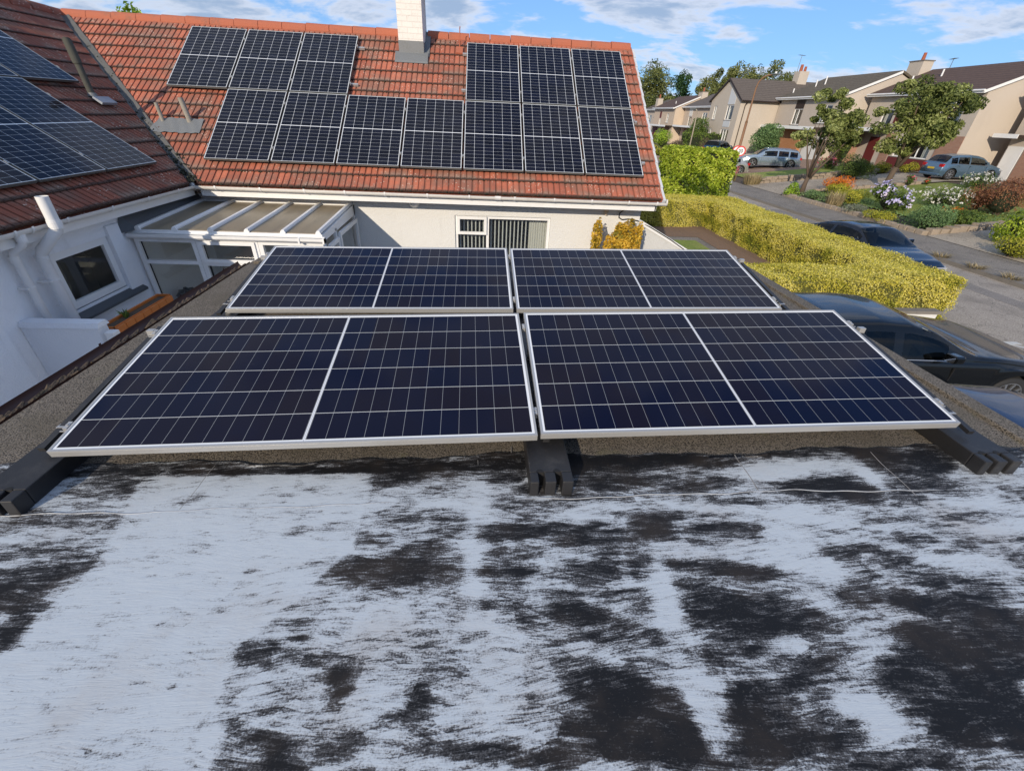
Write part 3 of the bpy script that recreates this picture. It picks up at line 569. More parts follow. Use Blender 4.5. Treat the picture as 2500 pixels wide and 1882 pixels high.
def cover_grid(X, Y):
    A = np.where(X > .9, .60, np.where(X > .12, .60, .68)); ins = np.zeros(X.shape, bool); n = len(POLY)
    for i in range(n):
        (x1, y1), (x2, y2) = POLY[i], POLY[(i+1) % n]
        if y1 == y2: continue
        c = ((y1 > Y) != (y2 > Y)) & (X < (x2-x1)*(Y-y1)/(y2-y1)+x1); ins ^= c
    A = np.where(ins, .97, A); A = A.copy()
    def e(q):
        x, y, ax, ay, bx_, by, s = q; det = ax*by-ay*bx_; dx, dy = X-x, Y-y
        return np.sqrt(((dx*by-dy*bx_)/det)**2+((dy*ax-dx*ay)/det)**2)
    for q in PALE: A += .45*q[6]*np.clip((1.2-e(q))/.6, 0, 1)
    A = np.minimum(A, 1.05); K = np.zeros(X.shape)
    for q in DARK: K = np.maximum(K, q[6]*np.clip((1.25-e(q))/.6, 0, 1))
    return np.clip(A-K*.63, 0, 1)
gy = frange(-1.2, 1.625, 190); gx = frange(GX0+.01, GX1-.115, 250)
cov_l = cover_grid(*np.meshgrid(np.array(gx), np.array(gy))).ravel()
rows = []
for y in gy:
    rw = []
    for x in gx:
        yy = y
        if y > 1.6: yy = y+.018*math.sin(x*3.1+1)+.012*math.sin(x*8.3)+.006*math.sin(x*31)
        wv = .0016*math.sin(x*2.3+y*1.9)+.0012*math.sin(x*5.1-y*4.2+1)
        rw.append((x, yy, zr(x)+.004+wv))
    rows.append(rw)
part('painted_felt', MB().sheetgrid(rows), M_PAINT, gar, smooth=True, attr={'cover': ('FLOAT', cov_l)})
struct_y = MB(); rows = [[(x, y, zr(x)+.003) for x in (GX0+.01, GX1-.115)] for y in (GYB+.1, -1.2)]
part('rear_painted_felt', MB().sheetgrid(rows), M_PAINT, gar, attr={'cover': ('FLOAT', [.8]*4)})
def seam(pts, w_, h):
    mb = MB(); n = []
    for i in range(len(pts)-1):
        (x0, y0), (x1, y1) = pts[i], pts[i+1]; L = math.hypot(x1-x0, y1-y0); k = max(2, int(L/.03))
        for j in range(k+(i == len(pts)-2)):
            t = j/k; n.append((x0+(x1-x0)*t, y0+(y1-y0)*t))
    prof = ((-.5, 0), (-.2, .8), (.15, 1), (.5, 0)); R_ = []; dx, dy = pts[-1][0]-pts[0][0], pts[-1][1]-pts[0][1]; L = math.hypot(dx, dy); nx_, ny_ = -dy/L, dx/L
    for q, (x, y) in enumerate(n):
        ww = w_*(.8+.5*random.random()); wob = .004*math.sin(q*.31)+.003*math.sin(q*.83+2)
        R_.append([(x+nx_*(p[0]*ww+wob), y+ny_*(p[0]*ww+wob), zr(x)+.0035+h*p[1]*(.6+.6*random.random())) for p in prof])
    return mb.sheetgrid(R_)
sm_ = MB()
for pts in (((-2.45, 1.335), (-1.4, 1.325), (-.66, 1.338), (.18, 1.340), (1.4, 1.353), (2.0, 1.33), (2.84, 1.30)),):
    s_ = seam(pts, .0050, .0026); sm_.add(s_.v, s_.f)
M_SEAM = mat('sealed_seam_white', grime((.46, .47, .48), .5, 16, None, .4, (.05, .05, .05), 1.0))
part('lap_seam', sm_, M_SEAM, gar, smooth=True)
M_SEAM2 = mat('dark_seam', grime((.30, .29, .28), .6, 26, None, .5, (.03, .028, .025), 1.0))
for xs_, y0, y1 in ((-1.25, 1.335, 1.6), (-.03, 1.18, 1.6), (1.26, 1.36, 1.6), (1.97, 1.3, 1.6)):
    part('joint', seam(((xs_, y0), (xs_+.012, y1)), .006, .0022), M_SEAM2, gar, smooth=True)
part('joint', seam(((.15, 1.64), (.151, 1.70)), .004, .001), M_SEAM2, gar)
# brown gutter on the left edge
gt = MB(); gt.tube([(GX0-.075, GYB, 2.318), (GX0-.075, GYF-.05, 2.318)], .064, 12, arc=(math.pi*.5, math.pi*1.5)); gt.tube([(GX0-.075, GYB, 2.318), (GX0-.075, GYF-.05, 2.318)], .060, 12, arc=(math.pi*.5, math.pi*1.5))
gutt = part('gutter', gt, M_BROWNG, gar, smooth=True)
db = MB(); 
for i in range(110):
    y = random.uniform(.5, 4.8); db.tube([(GX0-.075, y, 2.262), (GX0-.075+random.uniform(-.03, .03), y+random.uniform(.02, .14), 2.300)], [.030, .006], 6)
part('debris', db, M_SOIL, gutt, kind='stuff')
for y in (.95, 1.9, 2.85, 3.8, 4.55):
    c = MB(); c.tube([(GX0-.075, y, 2.318), (GX0-.075, y+.022, 2.318)], .069, 12, arc=(math.pi*.45, math.pi*1.55)); part('bracket', c, M_BROWNG, gutt)
part('fascia', MB().box(GX0+.003, GX0+.02, GYB, GYF-.05, 2.12, 2.30), M_BROWNG, gar)

# ---------------------------------------------------------------- long black ballast feet
def ballast(name, label, x0, x1, ya, yb):
    t = thing(name, label, 'mounting foot', (0, 0, 0), 0, 'black plastic feet under the garage panels')
    w_ = x1-x0; h = .085; b = .012
    # top view with two hooked slots at the near end; body is a prism of cells
    mb = MB()
    def col(xa, xb, y0, y1, z0=0., z1=h):
        if xb-xa < 1e-5: return
        mb.add([(xa, y0, zr(xa)+z0), (xb, y0, zr(xb)+z0), (xb, y1, zr(xb)+z0), (xa, y1, zr(xa)+z0), (xa, y0, zr(xa)+z1), (xb, y0, zr(xb)+z1), (xb, y1, zr(xb)+z1), (xa, y1, zr(xa)+z1)], BF)
    s1, s2, sw = x0+w_*.20, x0+w_*.60, w_*.145
    sl = .045
    col(x0, x1, ya+sl+.02, yb)
    col(x0, s1, ya, ya+sl+.0195); col(s1+sw, s2, ya, ya+sl+.0195); col(s2+sw, x1, ya, ya+sl+.0195)
    part('body', mb, M_BLACKP, t, bevel=.005)
    hk = MB()
    for s_ in (s1, s2):     # hooked slot ends: flat dark faces laid on top, coloured as recess shade
        n = 10; pts = []
        for i in range(n+1):
            a = math.pi*i/n; pts.append((s_+sw/2-.006+math.cos(a)*(sw*.62), ya+sl+.016+math.sin(a)*.020, zr(s_)+h+.0012))
        hk.add(pts, [tuple(range(len(pts)))])
        hk.add([(s_+.001, ya+sl+.018, zr(s_)+.003), (s_+sw-.001, ya+sl+.018, zr(s_)+.003), (s_+sw-.001, ya+sl+.018, zr(s_)+h), (s_+.001, ya+sl+.018, zr(s_)+h)], [(0, 1, 2, 3)])
    part('slot', hk, M_DARK, t)
    return t
ballast('ballast_foot', 'middle black plastic foot poking out between the two front garage panels', .213, .402, 1.36, 4.30)
ballast('ballast_foot', 'left black plastic foot under the outer corner of the front left garage panel', -2.045, -1.86, 1.325, 4.30)
ballast('ballast_foot', 'right black plastic foot under the outer corner of the front right garage panel', 2.378, 2.568, 1.42, 4.30)
for nm, x, lb in (('mounting_rail', .307, 'dark metal rail between the left and right garage panels'), ('mounting_rail', -1.95, 'metal rail under the left ends of the garage panels'), ('mounting_rail', 2.46, 'metal rail under the right ends of the garage panels')):
    t = thing(nm, lb, 'rail', (0, 0, 0), 0, 'rails below the garage panels'); m_ = MB()
    for yy in (1.72, 3.25): m_.box(x-.02, x+.02, yy, yy+.03, zr(x)+.085, zr(x)+.15)
    for yy in (2.45, 4.0): m_.box(x-.02, x+.02, yy, yy+.03, zr(x)+.085, zr(x)+.30)
    part('bracket', m_, M_ALU, t)
    part('bar', MB().beam((x, 1.60, zr(x)+.118), (x, 2.55, zr(x)+.275), .03, .02), M_BLACKP, t); part('bar', MB().beam((x, 3.13, zr(x)+.118), (x, 4.08, zr(x)+.275), .03, .02), M_BLACKP, t)

# ---------------------------------------------------------------- garage solar panels
def panel(name, label, mw, Wd, Dp, cells, lip=.011, th=.035, group=None, clamps=(), frame_m=None, rib=True):
    t = thing(name, label, 'solar panel', mw=mw, group=group); fm = frame_m or M_ALU; mb = MB()
    def bar(x0, x1, y0, y1):
        mb.box(x0, x1, y0, y1, -th, 0)
    bar(0, Wd, 0, lip); bar(0, Wd, Dp-lip, Dp); bar(0, lip, lip, Dp-lip); bar(Wd-lip, Wd, lip, Dp-lip)
    if rib:
        mb.box(.002, Wd-.002, -.0015, 0, -.010, -.006)
    part('frame', mb, fm, t)
    part('cell_sheet', MB().box(lip, Wd-lip, lip, Dp-lip, -.010, -.0025), cells, t)
    for (x, y, k) in clamps:
        c = MB(); c.box(x-.009, x+.009, y, y+.045, -.03, .002); c.tube([(x, y+.022, .002), (x, y+.022, .007)], .005, 8)
        if k: c.box(x-.035*(k < 0)-.002, x+.035*(k > 0)+.002, y+.005, y+.010, -.024, -.020)
        part('clamp', c, M_ALU, t)
    return t
def basis(yaw, side, tilt):
    ex = Vector((math.cos(yaw)*math.cos(side), -math.sin(yaw)*math.cos(side), math.sin(side)))
    fy = Vector((math.sin(yaw)*math.cos(tilt), math.cos(yaw)*math.cos(tilt), math.sin(tilt)))
    return ex, (fy-ex*fy.dot(ex)).normalized()
GP = ((-1.8357, 1.5165, 2.5049, -.0228, .0215, .1659, 'front left large landscape solar panel on the garage roof'),
      (.2763, 1.5865, 2.5398, -.0077, .025, .1712, 'front right large landscape solar panel on the garage roof'),
      (-1.8597, 3.0804, 2.5099, -.0059, .0164, .1803, 'rear left large landscape solar panel on the garage roof'),
      (.2603, 3.0921, 2.5441, -.0039, .0192, .179, 'rear right large landscape solar panel on the garage roof'))
for i, (x, y, z, a, s_, tl, lb) in enumerate(GP):
    ex, ey = basis(a, s_, tl)
    cl = [(-.012, .13, -1), (-.012, .86, -1)] if i in (0, 2) else [(2.106, .13, 1), (2.106, .86, 1), (-.012, .13, 0), (-.012, .86, 0)]
    panel('solar_panel', lb, frame_mw((x, y, z), ex, ey), 2.094, 1.0375, M_CELLB, .011, .035, 'solar panels on the garage roof', cl)

# ---------------------------------------------------------------- tiled roofs
HP = .6098; cP, sP = math.cos(HP), math.sin(HP)
def tiles(o, ex, up_, en, xlo, xhi, ncourse, gauge, ph=0.0, course0=0, last=None):
    """interlocking tiles with two rolls each, 0.2 m cover; xlo/xhi give the run limits at slope distance s"""
    o, ex, up_, en = map(Vector, (o, ex, up_, en)); V_ = []; F_ = []; C_ = []
    prof = ((0.0, .000, 1), (.010, .001, .9), (.016, .013, .1), (.050, .016, 0), (.088, .013, .05), (.094, .001, .8), (.100, .000, .8), (.106, .0015, .7), (.111, .013, .1), (.150, .016, 0), (.186, .013, .05), (.192, .000, 1))
    for c in range(ncourse):
        s0 = c*gauge; s1 = (c+1)*gauge; a0, b0 = xlo(s0), xhi(s0); a1, b1 = xlo(s1), xhi(s1); a, b = min(a0, a1), max(b0, b1)
        k0 = int(math.floor((a-ph)/.2))-1; us = []
        for k in range(k0, int((b-ph)/.2)+2):
            rnd = random.random(); drop = random.uniform(-.003, .003)
            for (pu, ph_, gr) in prof: us.append((ph+k*.2+pu, ph_, gr, rnd, drop))
        base_ = len(V_); n = len(us)
        for r_, (ss_, lift, hc) in enumerate(((s0, .0, 0.0), (s0-.002, .028, .0), (s0+.012, .030, .03), (s0+gauge*.5, .020, .5), (s1+.01, .010, 1.0))):
            lo, hi = xlo(min(max(ss_, s0), s1)), xhi(min(max(ss_, s0), s1))
            for (u, hp_, gr, rnd, drop) in us:
                uu = min(max(u, lo), hi)
                p = o+ex*uu+up_*(ss_+drop*(r_ in (1, 2)))+en*(lift+(hp_ if r_ else hp_*.5)); V_.append(tuple(p)); C_.append((rnd, hc, gr, 1))
        for r_ in range(4):
            for i in range(n-1):
                if us[i][0] >= max(b0, b1) or us[i+1][0] <= min(a0, a1): continue
                q = base_+r_*n+i; F_.append((q, q+1, q+n+1, q+n))
    mb = MB(); mb.v = V_; mb.f = F_; return mb, {'tile': ('FLOAT_COLOR', C_)}
def attr_rgba(name): pass
EX, EY_, EZ = 3.10, 7.98, 2.60          # right verge x, eaves y and z of the main roof
RY = EY_+4.30*cP; RZ = EZ+4.30*sP       # ridge
LX = -4.70                              # eaves x of the left roof
house = thing('bungalow', 'white harled bungalow with orange tiled roof covered in portrait solar panels', 'house', (0, 0, 0))
mb, at = tiles((0, EY_, EZ), (1, 0, 0), (0, cP, sP), (0, -sP, cP), lambda s: LX-s*cP+.10, lambda s: EX, 14, .3055, .02)
rf = part('roof', mb, M_TILE, house, attr=at)
mb = MB(); mb.quad((LX-3.6, RY+.0, RZ-.05), (EX-.02, RY, RZ-.05), (EX-.02, RY+3.5, RZ-2.5), (LX-3.6, RY+3.5, RZ-2.5)); mb.quad((LX, EY_+.02, EZ-.02), (EX-.01, EY_+.02, EZ-.02), (EX-.01, RY, RZ-.06), (LX-3.5, RY, RZ-.06))
part('roof_underlay', mb, M_TILE2, house, attr={'tile': ('FLOAT_COLOR', [(.5, .5, 0, 1)]*8)})
# left wing roof, its slope faces +X
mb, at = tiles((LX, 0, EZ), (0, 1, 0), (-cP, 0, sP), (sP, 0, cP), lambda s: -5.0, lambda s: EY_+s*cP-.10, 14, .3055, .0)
part('roof', mb, M_TILE2, house, attr=at, label='red tiled roof slope of the left wing, shade put into its colour')
mb = MB(); mb.quad((LX-.02, -5, EZ-.03), (LX-.02, EY_, EZ-.03), (LX-4.30*cP, RY, RZ-.07), (LX-4.30*cP, -5, RZ-.07)); mb.quad((LX-4.30*cP, -5, RZ-.07), (LX-4.30*cP, RY+3.5, RZ-.07), (LX-7.8, RY+3.5, EZ), (LX-7.8, -5, EZ))
part('roof_underlay', mb, M_TILE2, house, attr={'tile': ('FLOAT_COLOR', [(.5, .5, 0, 1)]*8)})
# ridge tiles
def ridge(p0, p1, n, label=None):
    p0, p1 = Vector(p0), Vector(p1)
    for i in range(n):
        a = p0+(p1-p0)*(i/n); b = p0+(p1-p0)*((i+1)/n-.012/((p1-p0).length/n)/n); dz = random.uniform(-.006, .006)
        q = MB(); q.tube([a+Vector((0, 0, dz)), b+Vector((0, 0, dz))], [.125, .118], 16); yield q
rg = MB()
for q in ridge((LX-3.45, RY, RZ-.035), (-1.72, RY, RZ-.035), 14): rg.add(q.v, q.f)
part('ridge_tiles', rg, M_RIDGE, rf); rg = MB()
for q in ridge((-1.14, RY, RZ-.035), (EX, RY, RZ-.03), 10): rg.add(q.v, q.f)
part('ridge_tiles', rg, M_RIDGE, rf)
rg = MB()
for q in ridge((LX-4.30*cP, -5, RZ-.035), (LX-4.30*cP, RY+.1, RZ-.035), 38): rg.add(q.v, q.f)
part('ridge_tiles', rg, M_TILE2, rf, attr={'tile': ('FLOAT_COLOR', [(.3, .5, 0, 1)]*len(rg.v))})
mo = MB()
for i in range(150):
    x = random.uniform(-8.0, 3.0); y = RY-.15-random.random()*.05; z = RZ-.10-(RY-.15-y)*.7
    if -1.8 < x < -1.0: continue
    r_ = random.uniform(.012, .035); mo.tube([(x, y, z-.02), (x+random.uniform(-.03, .03), y-.01, z+r_)], [r_, r_*.4], 6)
part('moss', mo, M_MOSS, rf, kind='stuff')
mo = MB()
for i in range(900):
    c = random.randrange(0, 14); s0 = c*.3055; u = random.uniform(LX-s0*cP+.2, EX-.05)
    if random.random() > (.9 if c < 3 else .35): continue
    if -1.75 < u < -1.05 and s0 > 3.2: continue
    p = Vector((u, EY_, EZ))+Vector((0, cP, sP))*(s0-.006)+Vector((0, -sP, cP))*.034; r_ = random.uniform(.005, .016)
    mo.tube([p, p+Vector((random.uniform(-.012, .012), -.006, r_*.9))], [r_*1.3, r_*.4], 5)
part('moss', mo, M_MOSS, house, kind='stuff')
# valley
vm_ = MB(); V0 = Vector((LX, EY_, EZ)); V1 = Vector((LX-4.28*cP, EY_+4.28*cP, RZ)); n = 44; rws = []
for i in range(n+1):
    p = V0.lerp(V1, i/n); j = lambda a: random.uniform(-a, a)
    rws.append([p+Vector((-.12+j(.01), -.05+j(.01), .055)), p+Vector((-.06+j(.006), -.02, .075+j(.005))), p+Vector((-.02, .01, .045)), p+Vector((.025, .0, .045)), p+Vector((.065+j(.006), .04, .085+j(.005))), p+Vector((.095+j(.006), .04+j(.01), .05))])
part('valley', vm_.sheetgrid(rws), M_VALLEY, house)
mo = MB()
for i in range(260):
    t = random.random()**3.2*.8; p = V0.lerp(V1, t)+Vector((random.gauss(0, .07), random.gauss(0, .05), .05)); r_ = random.uniform(.006, .022)*(1.2-t)
    mo.tube([p, p+Vector((random.uniform(-.05, .05), random.uniform(-.05, .05), r_*1.3))], [r_, r_*.3], 6)
part('moss', mo, M_MOSS, house, kind='stuff')
# verge (right gable) white edging in saw-tooth steps following the courses
vg = MB(); vw = MB()
for c in range(14):
    s0, s1 = c*.3055, (c+1)*.3055
    a = Vector((EX-.012, EY_+s0*cP, EZ+s0*sP)); b = Vector((EX-.012, EY_+(s1+.005)*cP, EZ+(s1+.005)*sP)); nn = Vector((0, -sP, cP))
    vg.prism([a+nn*-.02, a+nn*.052, b+nn*.030, b+nn*-.02], (.03, 0, 0))
    vw.prism([a+nn*-.09+Vector((.03, 0, 0)), a+nn*.022+Vector((.03, 0, 0)), b+nn*-.004+Vector((.03, 0, 0)), b+nn*-.09+Vector((.03, 0, 0))], (.062, 0, 0))
part('verge_tiles', vg, M_TILE, rf, attr={'tile': ('FLOAT_COLOR', [(.5, .5, 0, 1)]*len(vg.v))})
part('verge_board', vw, mat('grey_verge_mortar', grime((.62, .64, .66), .2, 4, None, .7, (.3, .3, .3), .3)), rf)
# walls
WY = 8.45
wm = MB(); holes = [(-.515+4.95, 1.262+4.95, 1.02, 2.17)]
P_ = wall_holes(wm, (-4.95, WY, 0), (1, 0, 0), (0, 0, 1), 4.95+2.94, 2.60, holes, .11, (0, -1, 0))
wm.quad((2.94, WY, 0), (2.94, WY+6.2, 0), (2.94, WY+6.2, 2.6), (2.94, WY, 2.6))
wm.add([(2.94, WY, 2.6), (2.94, WY+6.2, 2.6), (2.94, RY, RZ-.08)], [(0, 1, 2)])
wall = part('wall', wm, M_WALL, house)
# left wing wall, faces +X
wl = MB(); LW = -4.95
PL_ = wall_holes(wl, (LW, -5, 0), (0, 1, 0), (0, 0, 1), 5+WY, 2.50, [(5+5.27, 5+6.20, 1.53, 2.20)], .09, (1, 0, 0))
part('wall', wl, M_WALL2, house, label='shaded white harled wall of the left wing')
wl = MB(); wl.box(LW+.003, LW+.16, -5, 4.36, -.05, 1.75+.05); wl.box(LW-.3, LW+.003-.004, -5, 4.3, 0, .1)
part('wall_pier', MB().box(LW+.003, LW+.07, -5, 4.36, -.05, 2.20), M_WALL2, house)
# fascia and gutters
FZ = 2.47
fb = MB(); fb.box(LX+.07, EX-.04, EY_+.06, EY_+.085, 2.425, 2.575); fb.box(LX+.07, EX-.05, EY_+.0855, WY+.01, 2.425, 2.437); fb.prism([(EX-.065, EY_+.06, 2.425), (EX-.065, EY_+.06, 2.60), (EX-.065, RY, RZ-.02), (EX-.065, RY, RZ-.2), (EX-.065, WY+.1, 2.425)], (.02, 0, 0))
part('fascia', fb, M_UPVC, house)
fb = MB(); fb.box(LX-.085, LX-.06, -5, EY_+.1, 2.425, 2.575); fb.box(LW-.01, LX-.0855, -5, EY_+.1, 2.425, 2.437)
part('fascia', fb, M_UPVC, house)
def gutter(p0, p1, r_, parent, m_, joints, unions=()):
    p0, p1 = Vector(p0), Vector(p1); d = (p1-p0).normalized(); q = MB()
    for rr in (r_, r_-.004): q.tube([p0, p1], rr, 14, arc=(math.pi*.5, math.pi*1.5))
    sdv = Vector((0, 0, 1)).cross(d)
    for s_ in (-1, 1): q.tube([p0+sdv*s_*(r_-.002), p1+sdv*s_*(r_-.002)], .005, 6)
    for e in (p0, p1): q.tube([e-d*.004, e+d*.004], r_, 14)
    g_ = part('gutter', q, m_, parent, smooth=True)
    for t in joints:
        c = p0+d*t; b = MB(); b.tube([c-d*.013, c+d*.013], r_+.005, 14, arc=(math.pi*.42, math.pi*1.58)); part('bracket', b, M_UPVC, g_)
    for t in unions:
        c = p0+d*t; b = MB(); b.tube([c-d*.05, c-d*.03, c+d*.03, c+d*.05], [r_+.008, r_+.004, r_+.004, r_+.008], 14, arc=(math.pi*.42, math.pi*1.58)); part('union', b, M_UPVC, g_)
    return g_
gutter((LX+.02, EY_+.0, 2.585), (EX+.10, EY_+.0, 2.580), .056, house, M_GUT, [.35, 1.05, 1.75, 2.4, 3.05, 3.75, 4.45, 5.22, 5.9, 6.55, 7.2, 7.7], [4.93])
gutter((LX-.0, -5, 2.565), (LX-.0, EY_-.03, 2.59), .056, house, M_GUT, [8.1, 8.95, 9.75, 9.95, 10.4, 11.1, 11.8, 12.5])
# chimney
ch = thing('chimney', 'white painted brick chimney stack on the orange tiled ridge', 'chimney', (-1.42, 10.87, 4.6))
part('stack', MB().box(-1.66, -1.185, 10.87, 11.62, 4.90, 5.95), M_CHIM, ch, world=True)
q = MB(); q.box(-1.665, -1.18, 10.865, 11.625, 4.45, 4.905); q.prism([(-1.74, 10.70, 4.545), (-1.10, 10.70, 4.545), (-1.10, 10.87, 4.70), (-1.74, 10.87, 4.70)], (0, .02, .035))
q.prism([(-1.18, 10.87, 4.66), (-1.08, 10.87, 4.66), (-1.08, 11.5, 5.1), (-1.18, 11.5, 5.1)], (0, 0, .03))
part('flashing', q, M_LEAD, ch, world=True)
q = MB(); q.box(-1.78, -1.06, 10.79, 11.70, 5.78+.17, 6.03); part('cap', q, M_SLATE, ch, world=True)
q = MB(); q.box(-1.10, -1.05, 11.2, 11.75, 5.69, 5.76); part('cap_edge', q, M_DARK, ch, world=True)
# small red mast on the ridge
t = thing('ridge_mast', 'thin rusty red mast standing by the ridge right of the chimney', 'mast', (-.49, 11.12, 4.8))
q = MB(); q.tube([(-.49, 11.12, 4.80), (-.485, 11.13, 5.0), (-.48, 11.16, 5.17), (-.475, 11.13, 5.20)], .009, 8); part('pole', q, M_RIDGE, t, world=True)
q = MB(); q.obox((-.56, 10.98, 4.74), (.14, 0, 0), (0, .2*cP, .2*sP), (0, -.02, .03)); part('base_plate', q, M_RIDGE, t, world=True)
# vents
def vent(label, base, top, r_, m_, collar=True):
    t = thing('vent_pipe', label, 'vent pipe', base, 0, 'vent pipes on the bungalow roof'); b, p = Vector(base), Vector(top); q = MB(); q.tube([b-Vector((0, 0, .05)), b.lerp(p, .6), p], [r_, r_, r_*.97], 16); q.tube([p-Vector((0, 0, .001)), p+Vector((0, 0, .004))], r_*.8, 16); part('pipe', q, m_, t, world=True, smooth=False)
    q = MB(); q.tube([b+Vector((0, 0, .0)), b+Vector((0, 0, .05))], [r_*1.5, r_*1.15], 16); part('collar', q, M_LEAD, t, world=True)
    if collar:
        q = MB(); q.tube([b.lerp(p, .58), b.lerp(p, .64), b.lerp(p, .98)], [r_*1.25, r_*1.3, r_*1.22], 16); part('socket', q, m_, t, world=True)
    return t
v1_ = vent('tall dark mouldy vent pipe on the left roof slope beside the valley', (-6.22, 8.70, 3.74), (-6.24, 8.64, 4.47), .046, M_VENTD)
q = MB(); q.obox((-6.06, 8.60, 3.635), (0, .34, 0), (-.14*cP, 0, .14*sP), (.02, 0, .03)); part('flashing', q, mat('bright_lead', grime((.30, .33, .37), .3, 8, (40, .3, .006), .5, (.25, .27, .3), .5)), v1_, world=True)
vent('thinner of the two short grey vent pipes on the orange roof', (-5.50, 9.10, 3.36), (-5.52, 9.08, 3.69), .030, M_VENT, False)
vent('thicker of the two short grey vent pipes on the orange roof', (-5.06, 9.12, 3.38), (-5.10, 9.08, 3.78), .042, M_VENT, False)
t = thing('lead_apron', 'grey lead flashing sheet around the two short vent pipes', 'flashing', (-5.3, 9.0, 3.3))
q = MB(); rws = []
for j in range(7):
    y = 8.86+j*.29/6; rws.append([(x, y, EZ+(y-EY_)*sP/cP+.062+.006*math.sin(x*37+j)+.004*math.sin(x*15)) for x in frange(-5.68+.10*(j/6), -4.84, 34)])
part('sheet', q.sheetgrid(rws), M_LEAD, t, world=True, smooth=True)

# ---------------------------------------------------------------- portrait panels on the bungalow
M_FRD = mat('gap_shade_frame', grime((.13, .135, .13), .3, 9, None, .5, (.06, .065, .05), .6))  # frame colour darkened to stand for shade in the gaps between panels
def main_panel_mw(col, row):
    o = Vector((-4.5713, 8.2819, 3.8-.8382))+Vector((1, 0, 0))*(col*1.0589)+Vector((0, cP, sP))*(row*1.7602)
    return frame_mw(o, (1, 0, 0), (0, cP, sP))
ordn = ['leftmost', 'second from left', 'third from left', 'fourth from left', 'middle', 'third from right', 'second from right', 'rightmost']
mp = None; spots = [(c, 0) for c in range(7)] + [(-1, 1), (0, 1), (1, 1), (4, 1), (5, 1), (6, 1)]
lbl = ['leftmost panel of the lower row on the orange roof', 'second panel from the left in the lower row on the orange roof', 'third panel from the left in the lower row on the orange roof', 'middle panel of the lower row, below the chimney on the orange roof', 'third panel from the right in the lower row on the orange roof', 'second panel from the right in the lower row on the orange roof', 'rightmost panel of the lower row by the gable edge of the orange roof',
       'upper row panel farthest left, above the vent pipes on the orange roof', 'middle one of the three upper panels left of the chimney', 'upper panel nearest the left side of the chimney', 'upper row panel beside the thin red mast right of the chimney', 'middle one of the three upper panels right of the chimney', 'upper row panel nearest the right gable edge of the orange roof']
for (c, r_), lb in zip(spots, lbl):
    m_ = main_panel_mw(c, r_)
    if mp is None: mp = panel('roof_solar_panel', 'solar panel: '+lb, m_, 1.028, 1.7302, M_CELL, .006, .035, 'portrait solar panels on the bungalow roof', [(1.0435, .28, 0), (1.0435, 1.40, 0)], M_FRD)
    else: dup(mp, 'solar panel: '+lb, m_)
for lb, x0, x1, s_ in (('lower rail below the bottom row of orange roof panels', -4.62, 2.90, .35), ('upper rail below the bottom row of orange roof panels', -4.62, 2.90, 1.42), ('lower rail under the upper left panels on the orange roof', -5.68, -2.34, 2.08), ('upper rail under the upper left panels on the orange roof', -5.68, -2.34, 3.18), ('lower rail under the upper right panels on the orange roof', -.42, 2.86, 2.08), ('upper rail under the upper right panels on the orange roof', -.42, 2.86, 3.18)):
    o = Vector((x0, 8.2819, 2.9618))+Vector((0, cP, sP))*s_-Vector((0, -sP, cP))*.08
    solo('panel_rail', MB().obox(o, (x1-x0, 0, 0), Vector((0, cP, sP))*.04, Vector((0, -sP, cP))*.04), M_ALU, lb, 'rail', 'rails under the bungalow panels')
# left wing panels (slope faces +X)
lp = None
def left_mw(ytop, s_):
    o = Vector((LX-.02, 0, EZ+.01))+Vector((sP, 0, cP))*.115+Vector((-cP, 0, sP))*s_+Vector((0, ytop-1.0389, 0))
    return frame_mw(o, (0, 1, 0), (-cP, 0, sP))
LLB = ['nearest the valley in the lower row', 'second from the valley in the lower row', 'third from the valley in the lower row', 'fourth from the valley in the lower row', 'fifth from the valley in the lower row', 'nearest the dark vent pipe in the upper row', 'second from the dark vent pipe in the upper row', 'third from the dark vent pipe in the upper row', 'fourth from the dark vent pipe in the upper row', 'fifth from the dark vent pipe in the upper row']
k = 0
for r_, y0, n in ((0, 7.777, 5), (1, 8.833, 5)):
    for i in range(n):
        m_ = left_mw(y0-i*1.0589, .405+r_*1.755); lb = 'left wing solar panel '+LLB[k]; k += 1
        if lp is None: lp = panel('roof_solar_panel', lb, m_, 1.028, 1.7302, M_CELL, .006, .035, 'portrait solar panels on the left wing roof', [(1.0435, .28, 0), (1.0435, 1.40, 0)], M_FRD)
        else: dup(lp, lb, m_)

# ---------------------------------------------------------------- windows, pipes, small things on the bungalow
P = lambda u, v, d=0: Vector((-4.95+u, WY+d, v))
wn_ = part('window', MB().box(-.512, 1.259, WY+.10, WY+.109, 1.02, 2.168) if 0 else MB().quad((-.5, WY+2.2, .9), (1.25, WY+2.2, .9), (1.25, WY+2.2, 2.3), (-.5, WY+2.2, 2.3)), M_DARK, house)
q = MB(); win_frame(q, P, 4.438, 6.209, 1.023, 2.167, .075, .05, (5.04,), (), .022); part('frame', q, M_UPVC, wn_)
q = MB(); q.box(-.475, .072, WY-.005, WY+.035, 1.835, 1.885); q.box(-.475, .072, WY-.005, WY+.035, 2.105, 2.155); q.box(-.475, -.425, WY-.005, WY+.035, 1.886, 2.104); q.box(.022, .072, WY-.005, WY+.035, 1.886, 2.104); part('vent_sash', q, M_UPVC, wn_)
part('pane', MB().quad((-.425, WY+.02, 1.885), (.022, WY+.02, 1.885), (.022, WY+.02, 2.105), (-.425, WY+.02, 2.105)), M_GLASS, wn_)
part('pane', MB().quad((.115, WY+.08, 1.07), (1.21, WY+.08, 1.07), (1.21, WY+.08, 2.12), (.115, WY+.08, 2.12)), M_GLASS, wn_)
